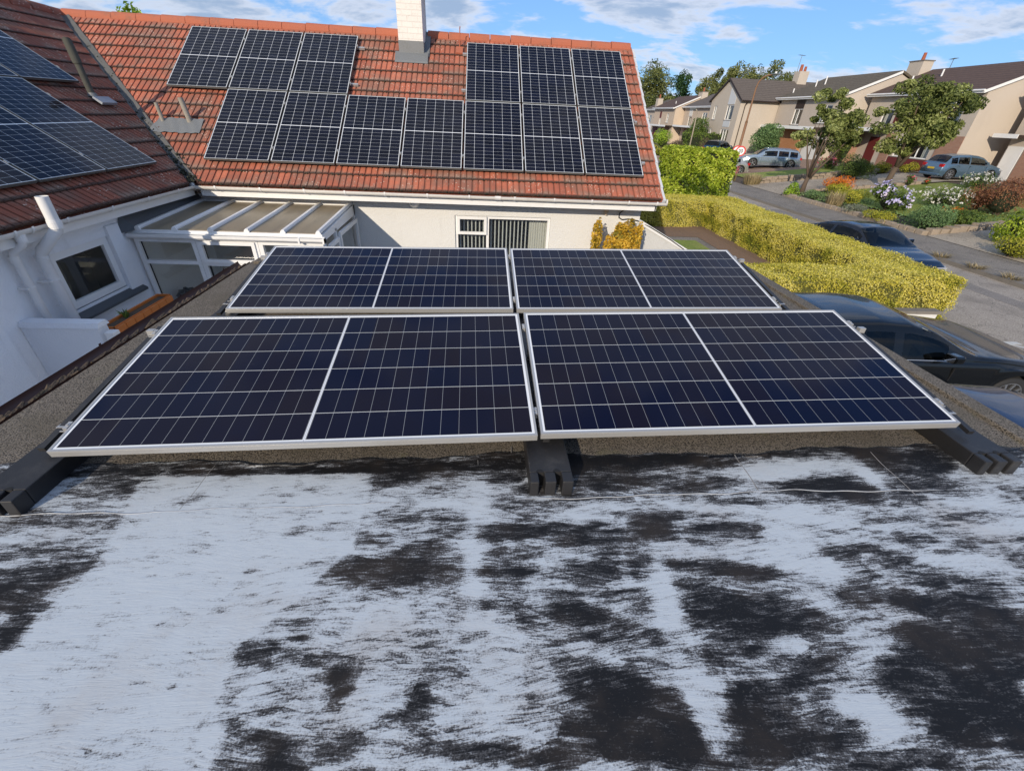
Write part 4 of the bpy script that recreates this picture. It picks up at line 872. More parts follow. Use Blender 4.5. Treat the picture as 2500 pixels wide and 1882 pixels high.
part('pane', MB().quad((-.46, WY+.08, 1.07), (.065, WY+.08, 1.07), (.065, WY+.08, 1.83), (-.46, WY+.08, 1.83)), M_GLASS, wn_)
q = MB()
for i in range(19):
    x = -.44+i*.0735
    if x < .88: q.obox((x, WY+.17, .98), (.020, .0, 0), (.012, .055, 0), (0, 0, 1.15))
part('blind', q, mat('blind_fabric', base=(.62, .61, .57), rough=.9), wn_)
rws = [[(.88+i*.36/30, WY+.20+.018*math.sin(i*1.7), z) for i in range(31)] for z in (.98, 2.16)]
part('curtain', MB().sheetgrid(rws), M_CURT, wn_, smooth=True)
q = MB(); q.quad((-2, WY+.15, 0), (-2, WY+3, 0), (-2, WY+3, 2.4), (-2, WY+.15, 2.4)); q.quad((2.5, WY+.15, 0), (2.5, WY+3, 0), (2.5, WY+3, 2.4), (2.5, WY+.15, 2.4)); q.quad((-2, WY+.15, 2.41), (2.5, WY+.15, 2.41), (2.5, WY+3, 2.41), (-2, WY+3, 2.41)); q.quad((-2, WY+.15, .3), (2.5, WY+.15, .3), (2.5, WY+3, .3), (-2, WY+3, .3)); q.quad((-2, WY+3, 0), (2.5, WY+3, 0), (2.5, WY+3, 2.4), (-2, WY+3, 2.4))
part('room', q, M_DARK, wn_)
# left wall window
PLw = lambda u, v, d=0: Vector((LW-d, u, v))
lw_ = part('window', MB().quad((LW-.4, 5.2, 1.5), (LW-.4, 6.3, 1.5), (LW-.4, 6.3, 2.25), (LW-.4, 5.2, 2.25)), M_DARK, house)
q = MB(); win_frame(q, PLw, 5.272, 6.198, 1.532, 2.198, .062, .085, (), (), .022); part('frame', q, M_UPVC, lw_)
q = MB(); q.box(LW-.062, LW-.030, 5.50, 5.75, 2.145, 2.16); part('trickle_vent', q, M_UPVC, lw_)
part('pane', MB().quad((LW-.05, 5.35, 1.61), (LW-.05, 6.12, 1.61), (LW-.05, 6.12, 2.12), (LW-.05, 5.35, 2.12)), M_GLASS, lw_)
q = MB(); q.obox((LW+.09, 5.22, 1.405), (0, 1.20, 0), (-.16, 0, .10), (.0, 0, .03)); part('sill', q, M_SLATE, lw_); part('sill_board', MB().box(LW-.085, LW-.004, 5.275, 6.195, 1.478, 1.530), M_UPVC, lw_)
q = MB(); q.box(LW+.002, LW+.035, 6.20, 6.42, 1.45, 2.32); part('surround', q, M_WALL2, lw_)
q = MB(); q.quad((LW-.41, 4.8, 1.2), (LW-.41, 6.8, 1.2), (LW-.41, 6.8, 2.4), (LW-.41, 4.8, 2.4)); q.box(LW-.40, LW-.1, 5.05, 5.26, 1.3, 2.3); q.box(LW-.4, LW-.1, 6.22, 6.4, 1.3, 2.3); part('room', q, M_DARK, lw_)
# soil vent pipe and rain pipe
t = thing('soil_pipe', 'thick white soil pipe rising past the left gutter with an open top', 'pipe', (-4.85, 5.1, 0))
q = MB(); A_ = Vector((-4.53, 5.085, 2.87)); q.tube([A_, (-4.53, 5.085, 2.60), (-4.545, 5.085, 2.53), (-4.80, 5.085, 2.31), (-4.835, 5.085, 2.24), (-4.835, 5.085, .05)], .055, 20, cap=False); q.tube([(-4.53, 5.085, 2.60), A_], .051, 20, cap=False); part('pipe', q, M_UPVC, t, world=True, smooth=True)
q = MB()
for (c, h_) in (((-4.53, 5.085, 2.575), .05), ((-4.835, 5.085, 2.22), .05)):
    for k in range(3): q.tube([(c[0], c[1], c[2]+k*.018), (c[0], c[1], c[2]+k*.018+.010)], .062, 20)
q.tube([(-4.53, 5.085, 2.555), (-4.53, 5.085, 2.64)], .059, 20)
q.tube([(-4.53, 5.085, 2.8699), (-4.53, 5.085, 2.872)], [.0549, .0549], 20, cap=False); part('socket', q, M_UPVC, t, world=True)
part('hollow', MB().tube([(-4.53, 5.085, 2.70), (-4.53, 5.085, 2.701)], .050, 20), M_DARK, t, world=True)
q = MB(); q.tube([(-4.835, 5.085, 1.98), (-4.835, 5.085, 1.996)], .061, 20); q.box(-4.95, -4.80, 5.00, 5.03, 1.98, 1.996); part('clip', q, M_UPVC, t, world=True)
t = thing('rain_pipe', 'thinner white rainwater pipe dropping from the left gutter', 'pipe', (-4.87, 4.83, 0))
q = MB(); q.tube([(-4.70, 4.83, 2.545), (-4.70, 4.83, 2.48), (-4.72, 4.83, 2.44), (-4.85, 4.83, 2.36), (-4.87, 4.83, 2.30), (-4.87, 4.83, .05)], .036, 16); part('pipe', q, M_UPVC, t, world=True, smooth=True)
q = MB(); q.tube([(-4.70, 4.83, 2.47), (-4.70, 4.83, 2.545)], [.042, .048], 16); q.tube([(-4.87, 4.83, 2.25), (-4.87, 4.83, 2.32)], .041, 16); part('socket', q, M_UPVC, t, world=True)
q = MB(); q.tube([(-4.87, 4.83, 1.98), (-4.87, 4.83, 1.995)], .042, 16); q.box(-4.95, -4.84, 4.76, 4.785, 1.98, 1.995); part('clip', q, M_UPVC, t, world=True)
# security lamp housing, overflow, cable
t = thing('wall_sensor', 'small cream sensor box on the white wall under the right gutter', 'sensor', (2.28, WY, 2.33))
q = MB(); q.box(2.245, 2.315, WY-.05, WY, 2.31, 2.375); part('housing', q, mat('cream_plastic', base=(.62, .50, .36), rough=.5), t, world=True, bevel=.01)
part('eye', MB().tube([(2.28, WY-.03, 2.315), (2.275, WY-.055, 2.27)], [.028, .02], 12), MATS['cream_plastic'], t, world=True, smooth=True)
t = thing('eaves_box', 'rounded white vent housing under the gutter left of the window', 'vent', (-1.2, WY, 2.4))
part('shell', MB().tube([(-1.23, WY-.10, 2.40), (-1.23, WY, 2.37)], [.075, .10], 16), M_UPVC, t, world=True)
q = MB(); q.tube([(2.62, WY-.02, 2.44), (2.60, WY-.02, 2.36), (2.53, WY-.03, 2.30), (2.53, WY-.03, 2.23), (2.60, WY-.02, 2.19), (2.72, WY-.02, 2.205), (2.90, WY-.03, 2.18), (3.15, 8.40, 2.08), (3.6, 8.40, 1.86), (3.95, 8.40, 1.66), (4.2, 8.40, 1.54)], .010, 8)
solo('cable', q, M_RUB, 'black cable looping from the eaves down along the sloping wall', 'cable', smooth=True)
# raked wing wall beyond the gable corner
t = thing('raked_wall', 'sloping rendered wall with a white top running right from the bungalow corner', 'wall', (3, 8.45, 0))
part('render', MB().prism([(2.5, 8.42, 0), (2.5, 8.42, 2.13), (2.95, 8.42, 2.13), (5.35, 8.42, .93), (5.35, 8.42, 0)], (0, .22, 0)), mat('patchy_grey_render', grime((.60, .60, .58), .3, 5, (50, .6, .012), .9, (.36, .36, .34), .7)), t, world=True)
part('coping', MB().prism([(2.90, 8.40, 2.15), (2.97, 8.40, 2.19), (5.37, 8.40, .99), (5.37, 8.40, .94)], (0, .26, 0)), M_UPVC, t, world=True)

# ---------------------------------------------------------------- conservatory
cs = thing('conservatory', 'white lean-to conservatory with bronze polycarbonate roof against the bungalow', 'conservatory', (-3.6, 7.5, 0))
def cz(y): return 2.215+(y-6.62)*(2.305-2.215)/(8.4-6.62)
bx = [-4.80, -4.31, -3.83, -3.335, -2.84, -2.35]
for i in range(5):
    o = MB().box(0, bx[i+1]-bx[i]-.03, 0, 1.80, 0, .012)
    p_ = part('roof_sheet', o, M_POLY, cs); p_.matrix_local = WORLD[cs.name].inverted() @ frame_mw((bx[i]+.015, 6.60, cz(6.60)-.012), (1, 0, 0), (0, 1, (2.305-2.215)/1.78))
for i, x in enumerate(bx):
    q = MB(); pr = [(-.030, 0), (-.030, .018), (-.018, .040), (.018, .040), (.030, .018), (.030, 0)]
    q.prism([(x+a, 6.585, cz(6.585)+b) for a, b in pr], (0, 1.83, cz(8.415)-cz(6.585))); part('roof_bar', q, M_UPVC, cs, world=True)
    q = MB(); q.prism([(x+a*1.25, 6.570, cz(6.58)-.012+b*1.15) for a, b in pr], (0, .022, 0)); part('end_cap', q, M_UPVC, cs, world=True)
q = MB(); q.box(-4.90, -2.30, 6.575, 6.60, 2.135, 2.205); q.box(-4.93, -2.26, 6.53, 6.574, 2.165, 2.178); part('eaves_beam', q, M_UPVC, cs, world=True)
q = MB(); q.box(-4.95, -2.33, 8.36, 8.445, 2.30, 2.345); q.box(-4.95, -2.33, 8.30, 8.36, 2.295, 2.325); q.box(-4.95, -2.33, 8.39, 8.446, 2.346, 2.40); part('wall_plate', q, M_UPVC, cs, world=True)
q = MB(); q.prism([(0, 6.575, 2.10), (0, 6.52, 2.10), (0, 6.49, 2.125), (0, 6.485, 2.165), (0, 6.50, 2.165), (0, 6.505, 2.135), (0, 6.53, 2.115), (0, 6.575, 2.115)], (2.66, 0, 0))
for v in range(len(q.v)): q.v[v] = (q.v[v][0]-4.93, q.v[v][1], q.v[v][2])
for x in (-2.62, -2.28): q.box(x, x+.025, 6.478, 6.575, 2.092, 2.17)
q.box(-2.27, -2.255, 6.48, 6.575, 2.095, 2.168); part('gutter', q, M_UPVC, cs, world=True)
CY = 6.62
Pc = lambda u, v, d=0: Vector((-4.93+u, CY+d, v))
f1 = MB(); win_frame(f1, Pc, 0.02, .84, .60, 2.095, .02, .055, (), (1.75,), .03); part('window_frame', f1, M_UPVC, cs, world=True)
f1 = MB(); win_frame(f1, Pc, .845, 1.70, .60, 2.095, .02, .06, (), (1.74,), .03); win_frame(f1, Pc, .88, 1.66, 1.76, 2.07, -.02, .05, (), (), .02); part('window_frame', f1, M_UPVC, cs, world=True)
f1 = MB(); win_frame(f1, Pc, 1.705, 2.62, .10, 2.095, .02, .06, (2.15,), (), .03); part('window_frame', f1, M_UPVC, cs, world=True)
for a, b, c, d in ((.06, .80, .66, 1.72), (.06, .80, 1.78, 2.05), (.90, 1.64, .66, 1.70), (.93, 1.61, 1.81, 2.02), (1.76, 2.12, .2, 2.04), (2.18, 2.57, .2, 2.04)):
    part('pane', MB().quad(Pc(a, c, .02), Pc(b, c, .02), Pc(b, d, .02), Pc(a, d, .02)), M_GLASS, cs, world=True)
for u in (.065, .91):
    part('gasket', MB().box(-4.93+u, -4.93+u+.014, CY-.005, CY+.02, .66, 2.05), M_RUB, cs, world=True)
part('dwarf_wall', MB().box(-4.93, -3.25, CY, CY+.15, 0, .60), M_WALL2, cs, world=True)
# right-hand end
q = MB(); q.box(-2.345, -2.30, CY+.0, CY+.07, 0, 2.13); q.box(-2.345, -2.30, 8.37, 8.44, 0, 2.29); q.prism([(-2.345, CY, 2.10), (-2.345, CY, 2.19), (-2.345, 8.44, 2.295), (-2.345, 8.44, 2.13)], (.045, 0, 0)); q.box(-2.345, -2.30, 7.20, 7.26, 0, 2.15); q.box(-2.345, -2.30, CY+.08, 8.36, 0, .6)
part('end_frame', q, M_UPVC, cs, world=True)
q = MB(); Pe = lambda u, v, d=0: Vector((-2.30-d, u, v)); win_frame(q, Pe, 7.27, 8.36, .62, 2.08, -.01, .06, (), (), .02); win_frame(q, Pe, 6.71, 7.19, .62, 2.03, -.01, .06, (), (), .02); part('window_frame', q, M_UPVC, cs, world=True)
q = MB(); q.quad((-2.32, 7.33, .68), (-2.32, 8.30, .68), (-2.32, 8.30, 2.02), (-2.32, 7.33, 2.02)); q.quad((-2.32, 6.77, .68), (-2.32, 7.13, .68), (-2.32, 7.13, 1.97), (-2.32, 6.77, 1.97)); part('pane', q, M_GLASS, cs, world=True)
# lead-covered gutter area between conservatory and the wing
q = MB(); q.add([(-4.94, 6.40, 2.18), (-4.81, 6.60, 2.205), (-4.81, 8.40, 2.30), (-4.94, 8.44, 2.43), (-4.94, 7.2, 2.42), (-4.94, 6.52, 2.42)], [(0, 1, 5), (1, 2, 4, 5), (2, 3, 4)]); part('side_flashing', q, M_SLATE, cs, world=True)
struct('floor', MB().box(-4.9, -2.36, 6.8, 8.44, -.04, .10), mat('conservatory_floor', base=(.35, .31, .26), rough=.6))
# things inside, seen through the glass
t = thing('worktop', 'pale worktop along the back wall inside the conservatory', 'worktop', (-4.2, 8.2, 0)); part('top', MB().box(-4.9, -2.6, 8.0, 8.44, .88, .92), M_WHP, t, world=True); part('cabinet', MB().box(-4.88, -2.62, 8.05, 8.44, .1, .88), M_WHP, t, world=True)
t = thing('black_bag', 'crumpled black plastic bag behind the lower conservatory pane', 'bag', (-4.45, 7.1, .6))
mb = MB(); n = 14; rws = []
for j in range(9):
    a = math.pi*j/8; rws.append([(-4.72+math.cos(2*math.pi*i/n)*math.sin(a)*.17*(1+.15*math.sin(i*3+j*2)), 7.0+math.sin(2*math.pi*i/n)*math.sin(a)*.14*(1+.15*math.cos(i*4+j)), 1.08-math.cos(a)*.13+.02*math.sin(i*5+j*3)) for i in range(n+1)])
part('sack', mb.sheetgrid(rws), mat('black_bin_liner', base=(.012, .013, .013), rough=.25), t, world=True)
part('tag', MB().obox((-4.66, 6.84, 1.08), (.03, -.01, .01), (.0, -.01, .05), (0, .003, 0)), M_WHP, t, world=True)
t = thing('side_table', 'small wooden table carrying the black bag', 'table', (-4.7, 7.1, .1)); part('top', MB().box(-4.90, -4.35, 6.85, 7.3, .92, .95), M_ORANGE, t, world=True)
for x, y in ((-4.88, 6.87), (-4.39, 6.87), (-4.88, 7.26), (-4.39, 7.26)): part('leg', MB().box(x, x+.03, y, y+.03, .1, .92), M_ORANGE, t, world=True)
# garden wall stub and gate post, planter
t = thing('garden_wall', 'low white rendered wall stub between the left wing and the garage', 'wall', (-4.5, 4.6, 0))
part('render', MB().box(-4.945, -4.17, 4.57, 4.71, -.05, 1.63), M_WALL2, t, world=True); part('coping', MB().prism([(-4.945, 4.555, 1.632), (-4.945, 4.725, 1.632), (-4.945, 4.70, 1.685), (-4.945, 4.58, 1.685)], (.80, 0, 0)), M_WALL2, t, world=True)
part('post', MB().box(-4.115, -4.02, 4.56, 4.66, -.05, 1.585), M_UPVC, t, world=True, bevel=.01)
t = thing('planter', 'orange plastic trough with ribbed side beside the white wall stub', 'planter', (-4.2, 5.2, 1.1))
q = MB(); X0_, X1_, Y0_, Y1_, Z0_, Z1_ = -4.33, -4.13, 4.76, 5.82, 1.36, 1.56
q.box(X0_, X0_+.02, Y0_, Y1_, Z0_, Z1_); q.box(X0_+.021, X1_-.03, Y0_, Y0_+.02, Z0_, Z1_); q.box(X0_+.021, X1_-.03, Y1_-.02, Y1_, Z0_, Z1_); q.box(X0_+.021, X1_-.03, Y0_+.021, Y1_-.021, Z0_, Z0_+.02)
for i in range(7):
    y = Y0_+.01+i*(Y1_-Y0_-.02)/7; q.box(X1_-.029, X1_+.0, y, y+(Y1_-Y0_-.02)/7-.010, Z0_, Z1_-.012)
q.box(X1_-.034, X1_-.030, Y0_, Y1_, Z0_, Z1_)
part('trough', q, M_ORANGE, t, world=True, bevel=.004)
part('soil', MB().box(X0_+.022, X1_-.036, Y0_+.022, Y1_-.022, Z1_-.05, Z1_-.03), M_SOIL, t, world=True)
t = thing('stand', 'white block carrying the orange planter', 'plinth', (-4.2, 5.3, 0)); part('block', MB().box(-4.36, -4.12, 4.74, 5.84, -.05, 1.355), M_WALL2, t, world=True)
# leaf litter in the gutter corner
# ---------------------------------------------------------------- foliage
def leaf_mesh(name, pts, nrm, size, m, parent, v=None, aspect=.5, jit=.7, world=True, fold=True, label=None):
    """one bent leaf (two triangles sharing the midrib) per point, facing roughly along nrm"""
    pts = np.asarray(pts, float); n = len(pts); nrm = np.asarray(nrm, float)
    d = nrm+RNG.normal(0, jit, (n, 3)); d /= np.linalg.norm(d, axis=1)[:, None]+1e-9
    r_ = RNG.normal(0, 1, (n, 3)); t = np.cross(d, r_); t /= np.linalg.norm(t, axis=1)[:, None]+1e-9; b = np.cross(d, t)
    s = (size*RNG.uniform(.65, 1.3, n))[:, None]
    lift = d*s*.22
    a0 = pts-t*s*.5; a1 = pts+t*s*.5; s0 = pts+b*s*aspect*.5+lift; s1 = pts-b*s*aspect*.5+lift
    V_ = np.stack([a0, s0, a1, s1], 1).reshape(-1, 3)
    idx = np.arange(n)*4; F_ = np.stack([idx, idx+1, idx+2, idx, idx+2, idx+3], 1).ravel()
    me = bpy.data.meshes.new(name); me.vertices.add(4*n); me.vertices.foreach_set('co', V_.ravel())
    me.loops.add(6*n); me.loops.foreach_set('vertex_index', F_); me.polygons.add(2*n); me.polygons.foreach_set('loop_start', np.arange(2*n)*3); me.polygons.foreach_set('loop_total', np.full(2*n, 3))
    if v is None: v = RNG.uniform(0, 1, n)
    A = me.attributes.new('v', 'FLOAT', 'POINT'); A.data.foreach_set('value', np.repeat(np.asarray(v, np.float32), 4))
    me.materials.append(m); me.update(calc_edges=True)
    o = bpy.data.objects.new(name, me); COL.objects.link(o)
    if parent is not None:
        o.parent = parent
        if world: me.transform(WORLD[parent.name].inverted())
    if label: o['label'] = label
    return o
def vnoise(p, f, seed=0):
    """cheap smooth noise from sines, -1..1"""
    x, y, z = p[:, 0]*f, p[:, 1]*f, p[:, 2]*f; s = seed*1.7
    return (np.sin(x*1.3+y*.7+s)+np.sin(y*1.7-z*1.1+s*2)+np.sin(z*1.9+x*.6+s*3)+np.sin((x+y+z)*2.3+s*4)*.6)/3.6
def box_hedge(name, label, boxes, per, size, m, core, seed=0, bulge=.05, cat='hedge', holes=None):
    """boxes: (x0,x1,y0,y1,z0,z1, faces)"""
    t = thing(name, label, cat, (boxes[0][0], boxes[0][2], boxes[0][4]))
    P_, N_ = [], []
    cb = MB()
    for (x0, x1, y0, y1, z0, z1, fc) in boxes:
        cb.box(x0+.07, x1-.07, y0+.07, y1-.07, z0, z1-.07)
        faces = {'t': ((x0, y0, z1), (x1-x0, 0, 0), (0, y1-y0, 0), (0, 0, 1)), 's': ((x0, y0, z0), (x1-x0, 0, 0), (0, 0, z1-z0), (0, -1, 0)), 'n': ((x0, y1, z0), (x1-x0, 0, 0), (0, 0, z1-z0), (0, 1, 0)), 'w': ((x0, y0, z0), (0, y1-y0, 0), (0, 0, z1-z0), (-1, 0, 0)), 'e': ((x1, y0, z0), (0, y1-y0, 0), (0, 0, z1-z0), (1, 0, 0))}
        for k in fc:
            o, a, b, nn = map(np.array, faces[k]); A = np.linalg.norm(a)*np.linalg.norm(b); n = int(A*per)
            u = RNG.uniform(0, 1, (n, 1)); v = RNG.uniform(0, 1, (n, 1)); p = o+a*u+b*v
            bl = vnoise(p, 2.2, seed)[:, None]*bulge+vnoise(p, 6, seed+3)[:, None]*bulge*.5
            edge = 0
            if k != 't': edge = np.clip((p[:, 2:3]-(z1-.15))/.15, 0, 1)**2*.09
            p = p+nn*(bl-edge+RNG.normal(-.015, .030, (n, 1)))
            if k == 't':
                ex_ = np.minimum(np.minimum(p[:, 0:1]-x0, x1-p[:, 0:1]), np.minimum(p[:, 1:2]-y0, y1-p[:, 1:2])); p[:, 2:3] -= np.clip(1-ex_/.15, 0, 1)**2*.07
            P_.append(p); N_.append(np.repeat(nn[None, :], n, 0))
    P_ = np.concatenate(P_); N_ = np.concatenate(N_)
    gp = vnoise(P_, 2.6, seed+5)+.6*vnoise(P_, 6.3, seed+9)
    side = 1-np.clip(N_[:, 2], 0, 1)
    v = np.clip(.66-.62*np.clip(gp, -.25, 1.0)*(.30+.85*side)-.10*side+RNG.normal(0, .19, len(P_)), 0, 1)
    keep = RNG.uniform(0, 1, len(P_)) > np.clip((vnoise(P_, 4.6, seed+13)-.30)*2.2, 0, .88)*side
    part('core', cb, core, t, world=True)
    leaf_mesh('foliage', P_[keep], N_[keep]*.8+np.array([0, 0, .4]), size, m, t, v[keep], .55, .75)
    return t
M_CORE = mat('hedge_twigs', grime((.035, .035, .012), .5, 12, (40, .8, .02), .95, (.015, .012, .006), .6))
M_COREG = mat('shrub_twigs', grime((.02, .028, .010), .5, 12, (40, .8, .02), .95, (.012, .01, .006), .6))  # solid core, coloured dark to stand for shade in the hollows between leaves
M_COREY = mat('golden_hedge_twigs', grime((.10, .10, .02), .5, 12, (40, .8, .02), .95, (.03, .03, .01), .7))
box_hedge('golden_hedge', 'long clipped golden privet hedge wrapping the front garden with the driveway end cut square', [
    (4.6, 9.35, 8.72, 10.05, 0, 1.04, 'tsnw'), (9.30, 11.0, 9.05, 20.4, 0, 1.04, 'tswe'), (3.6, 9.30, 18.65, 20.4, 0, 1.04, 'tsnw')], 2700, .040, L_YEL, M_COREY, 2, .075)
box_hedge('laurel_hedge', 'tall clipped glossy laurel block standing behind the golden hedge by the road', [(8.25, 10.95, 20.5, 22.4, 0, 2.78, 'tswe')], 680, .13, L_LAU, M_COREG, 7, .06)
t = thing('wing_wall', 'low white wall with grey coping beneath the end of the golden hedge', 'wall', (9.0, 8.7, 0))
part('render', MB().box(8.6, 10.05, 8.46, 8.60, 0, .42), M_WALL, t, world=True); part('coping', MB().box(8.5, 10.1, 8.43, 8.63, .422, .49), M_KERB, t, world=True)

def blob(n, w_, h, seed, shell=.55, flat=0.0, lumps=7, zr_=(.30, .68)):
    """points through an uneven crown made of overlapping lumps; returns points (base at z=0) and outward normals"""
    rg = np.random.default_rng(seed)
    cs_ = []; 
    for i in range(lumps):
        a = rg.uniform(0, 2*math.pi); r_ = rg.uniform(0, .30)*w_; cs_.append((math.cos(a)*r_, math.sin(a)*r_, h*rg.uniform(*zr_), w_*rg.uniform(.22, .33), h*rg.uniform(.24, .36)*(1 if zr_[0] < .5 else .35)))
    k = rg.integers(0, lumps, n); d = rg.normal(0, 1, (n, 3)); d /= np.linalg.norm(d, axis=1)[:, None]; rr = rg.uniform(shell, 1.04, (n, 1))**.6
    c = np.array(cs_)[k]; p = c[:, :3]+d*rr*np.stack([c[:, 3], c[:, 3], c[:, 4]], 1)
    p[:, 2] = np.clip(p[:, 2], .02, None)
    return p, d
def shrub(name, label, loc, w_, h, m, size, n, seed, cat='shrub', group=None, flowers=None, core=True, aspect=.5, up_=.0, lumps=7, zr_=(.30, .68)):
    x, y = loc[:2]; z = loc[2] if len(loc) > 2 else hgt(x, y)-.03
    t = thing(name, label, cat, (x, y, z), 0, group); p, d = blob(n, w_, h, seed, lumps=lumps, zr_=zr_)
    v = np.clip(.5+.35*vnoise(p, 3.1/max(w_, .5)*2, seed)+RNG.normal(0, .2, n), 0, 1)
    leaf_mesh('foliage', p, d+np.array([0, 0, up_]), size, m, t, v, aspect, .7, world=False)
    st = MB()
    for i in range(7):
        a = i*.9+seed; st.tube([(math.cos(a)*.03, math.sin(a)*.03, 0), (math.cos(a)*w_*.15, math.sin(a)*w_*.15, h*.35), (math.cos(a)*w_*.25, math.sin(a)*w_*.25, h*.65)], [max(.012, w_*.012), max(.008, w_*.008), .004], 5)
    part('stem', st, M_BARK, t)
    if core:
        n_ = 12; rws = []
        for j in range(8):
            a = math.pi*j/7; rws.append([(math.cos(2*math.pi*i/n_)*math.sin(a)*w_*.19*(1+.12*math.sin(i*2.1+seed)), math.sin(2*math.pi*i/n_)*math.sin(a)*w_*.19*(1+.12*math.cos(i*1.7+seed)), h*.36-math.cos(a)*h*.28) for i in range(n_+1)])
        part('twigs', MB().sheetgrid(rws), M_COREG, t)  # dark inner body, shade between the leaves put into its colour
    if flowers:
        fm, fn, fs = flowers; p, d = blob(fn, w_, h, seed, .93, lumps=lumps); k = d[:, 2] > -.3; p = p[k]*1.03; d = d[k]
        # each head a cluster of petals
        c = np.repeat(p, 7, 0)+RNG.normal(0, fs*.33, (len(p)*7, 3)); dd = np.repeat(d, 7, 0)
        leaf_mesh('flowers', c, dd+np.array([0, 0, .5]), fs*.75, fm, t, np.clip(np.repeat(RNG.uniform(0, 1, len(p)), 7)+RNG.normal(0, .1, len(c)), 0, 1), .8, .4, world=False)
    return t
def spiky(name, label, loc, w_, h, m, n, seed, cat='plant', lean=.5, wid=.03, tipm=None):
    """tuft of upright blades"""
    x, y = loc[:2]; z = loc[2] if len(loc) > 2 else hgt(x, y)-.02; t = thing(name, label, cat, (x, y, z)); mb = MB(); vv = []; rg = np.random.default_rng(seed); tips = []
    for i in range(n):
        a = rg.uniform(0, 2*math.pi); r0 = w_*.28*math.sqrt(rg.uniform(0, 1)); L = h*rg.uniform(.6, 1.05); o = np.array([math.cos(a)*r0, math.sin(a)*r0, 0]); b = a+rg.normal(0, .6); ou = np.array([math.cos(b), math.sin(b), 0])*w_*lean*rg.uniform(.1, .6)
        s_ = np.array([-math.sin(b), math.cos(b), 0])*wid*.5; p1 = o+ou*.35+np.array([0, 0, L*.6]); p2 = o+ou+np.array([0, 0, L]); q = rg.uniform(0, 1); k = len(mb.v)
        mb.v += [tuple(o-s_), tuple(o+s_), tuple(p1+s_*.9), tuple(p1-s_*.9), tuple(p2)]; mb.f += [(k, k+1, k+2, k+3), (k+3, k+2, k+4)]; vv += [q*.5, q*.5, q, q, min(1, q+.3)]; tips.append(p2)
    part('foliage', mb, m, t, attr={'v': ('FLOAT', vv)})
    if tipm: 
        tp = np.repeat(np.array(tips), 6, 0)+RNG.normal(0, wid*1.1, (len(tips)*6, 3)); leaf_mesh('flowers', tp, np.tile([0, 0, 1.], (len(tp), 1)), wid*1.7, tipm, t, None, .7, 1., world=False)
    return t
def tree(name, label, loc, trunk_h, crown_c, crown_r, m, leaf, n, seed, limbs=7, lean=(0, 0), fork=True, r0=.13, group=None, clumps=34, z=None, cs=(.10, .24)):
    x, y = loc; z = hgt(x, y)-.03 if z is None else z; t = thing(name, label, 'tree', (x, y, z), 0, group); rg = np.random.default_rng(seed); mb = MB()
    top = Vector((lean[0], lean[1], trunk_h)); mb.tube([(0, 0, 0), top*.5+Vector((rg.normal(0, .04), rg.normal(0, .04), 0)), top], [r0*1.25, r0, r0*.85], 9)
    cc = Vector(crown_c); cr = np.array(crown_r); cl = []
    for i in range(clumps):
        d = rg.normal(0, 1, 3); d /= np.linalg.norm(d); rr = rg.uniform(.15, 1.0)**.6; c = np.array(cc)+d*rr*cr*rg.uniform(.75, 1.18); cl.append(c)
    cl = np.array(cl)
    for i in range(limbs):
        c = cl[i*len(cl)//limbs]; e = Vector(c); mid = top.lerp(e, .45)+Vector((0, 0, -.12*(e-top).length)) * .5; mb.tube([top-Vector((0, 0, r0)), mid, e], [r0*.72, r0*.42, r0*.10], 7)
        for k in range(1):
            e2 = Vector(min(cl, key=lambda q_: np.linalg.norm(q_-np.array(e)-rg.normal(0, .5, 3)))); mb.tube([mid, mid.lerp(e2, .6)+Vector((0, 0, .05)), e2], [r0*.25, r0*.13, r0*.05], 5)
    part('trunk', mb, M_BARK, t, smooth=True)
    P_, N_, V_ = [], [], []
    per = n//clumps
    for c in cl:
        s_ = cr*rg.uniform(*cs); d = rg.normal(0, 1, (per, 3)); ln = np.linalg.norm(d, axis=1)[:, None]; d /= ln; rr = rg.uniform(.2, 1.1, (per, 1))**.5; p = c+d*rr*s_*np.array([1.15, 1.15, .8])
        P_.append(p); N_.append(d); V_.append(np.clip(rg.uniform(.2, .75)+rg.normal(0, .16, per), 0, 1))
    leaf_mesh('crown', np.concatenate(P_), np.concatenate(N_)+np.array([0, 0, .3]), leaf, m, t, np.concatenate(V_), .45, .8, world=False)
    return t
tree('cherry_tree', 'leafy small tree with twin dark trunks at the garden corner by the driveway', (20.2, 28.9), 1.0, (.45, .1, 3.75), (1.9, 1.7, 1.8), L_CHER, .20, 8500, 11, 5, (.08, 0), r0=.13, clumps=60)
tree('cherry_tree', 'larger leafy small tree with forked trunk on the lawn before the right house', (24.6, 27.8), 1.35, (.50, -.1, 3.75), (2.45, 2.1, 2.1), L_CHER, .21, 12500, 12, 6, (.15, .0), r0=.16, clumps=84)
# background trees beyond the far houses
def far_tree(label, loc, h, w_, m, seed, n=7000, z=0.5, name='tall_tree', cl=40):
    return tree(name, label, loc, h*.3, (0, 0, h*.62), (w_/2, w_/2, h*.38), m, .42, n, seed, 8, r0=.3, group='trees beyond the far houses', clumps=cl, z=z, cs=(.2, .42))

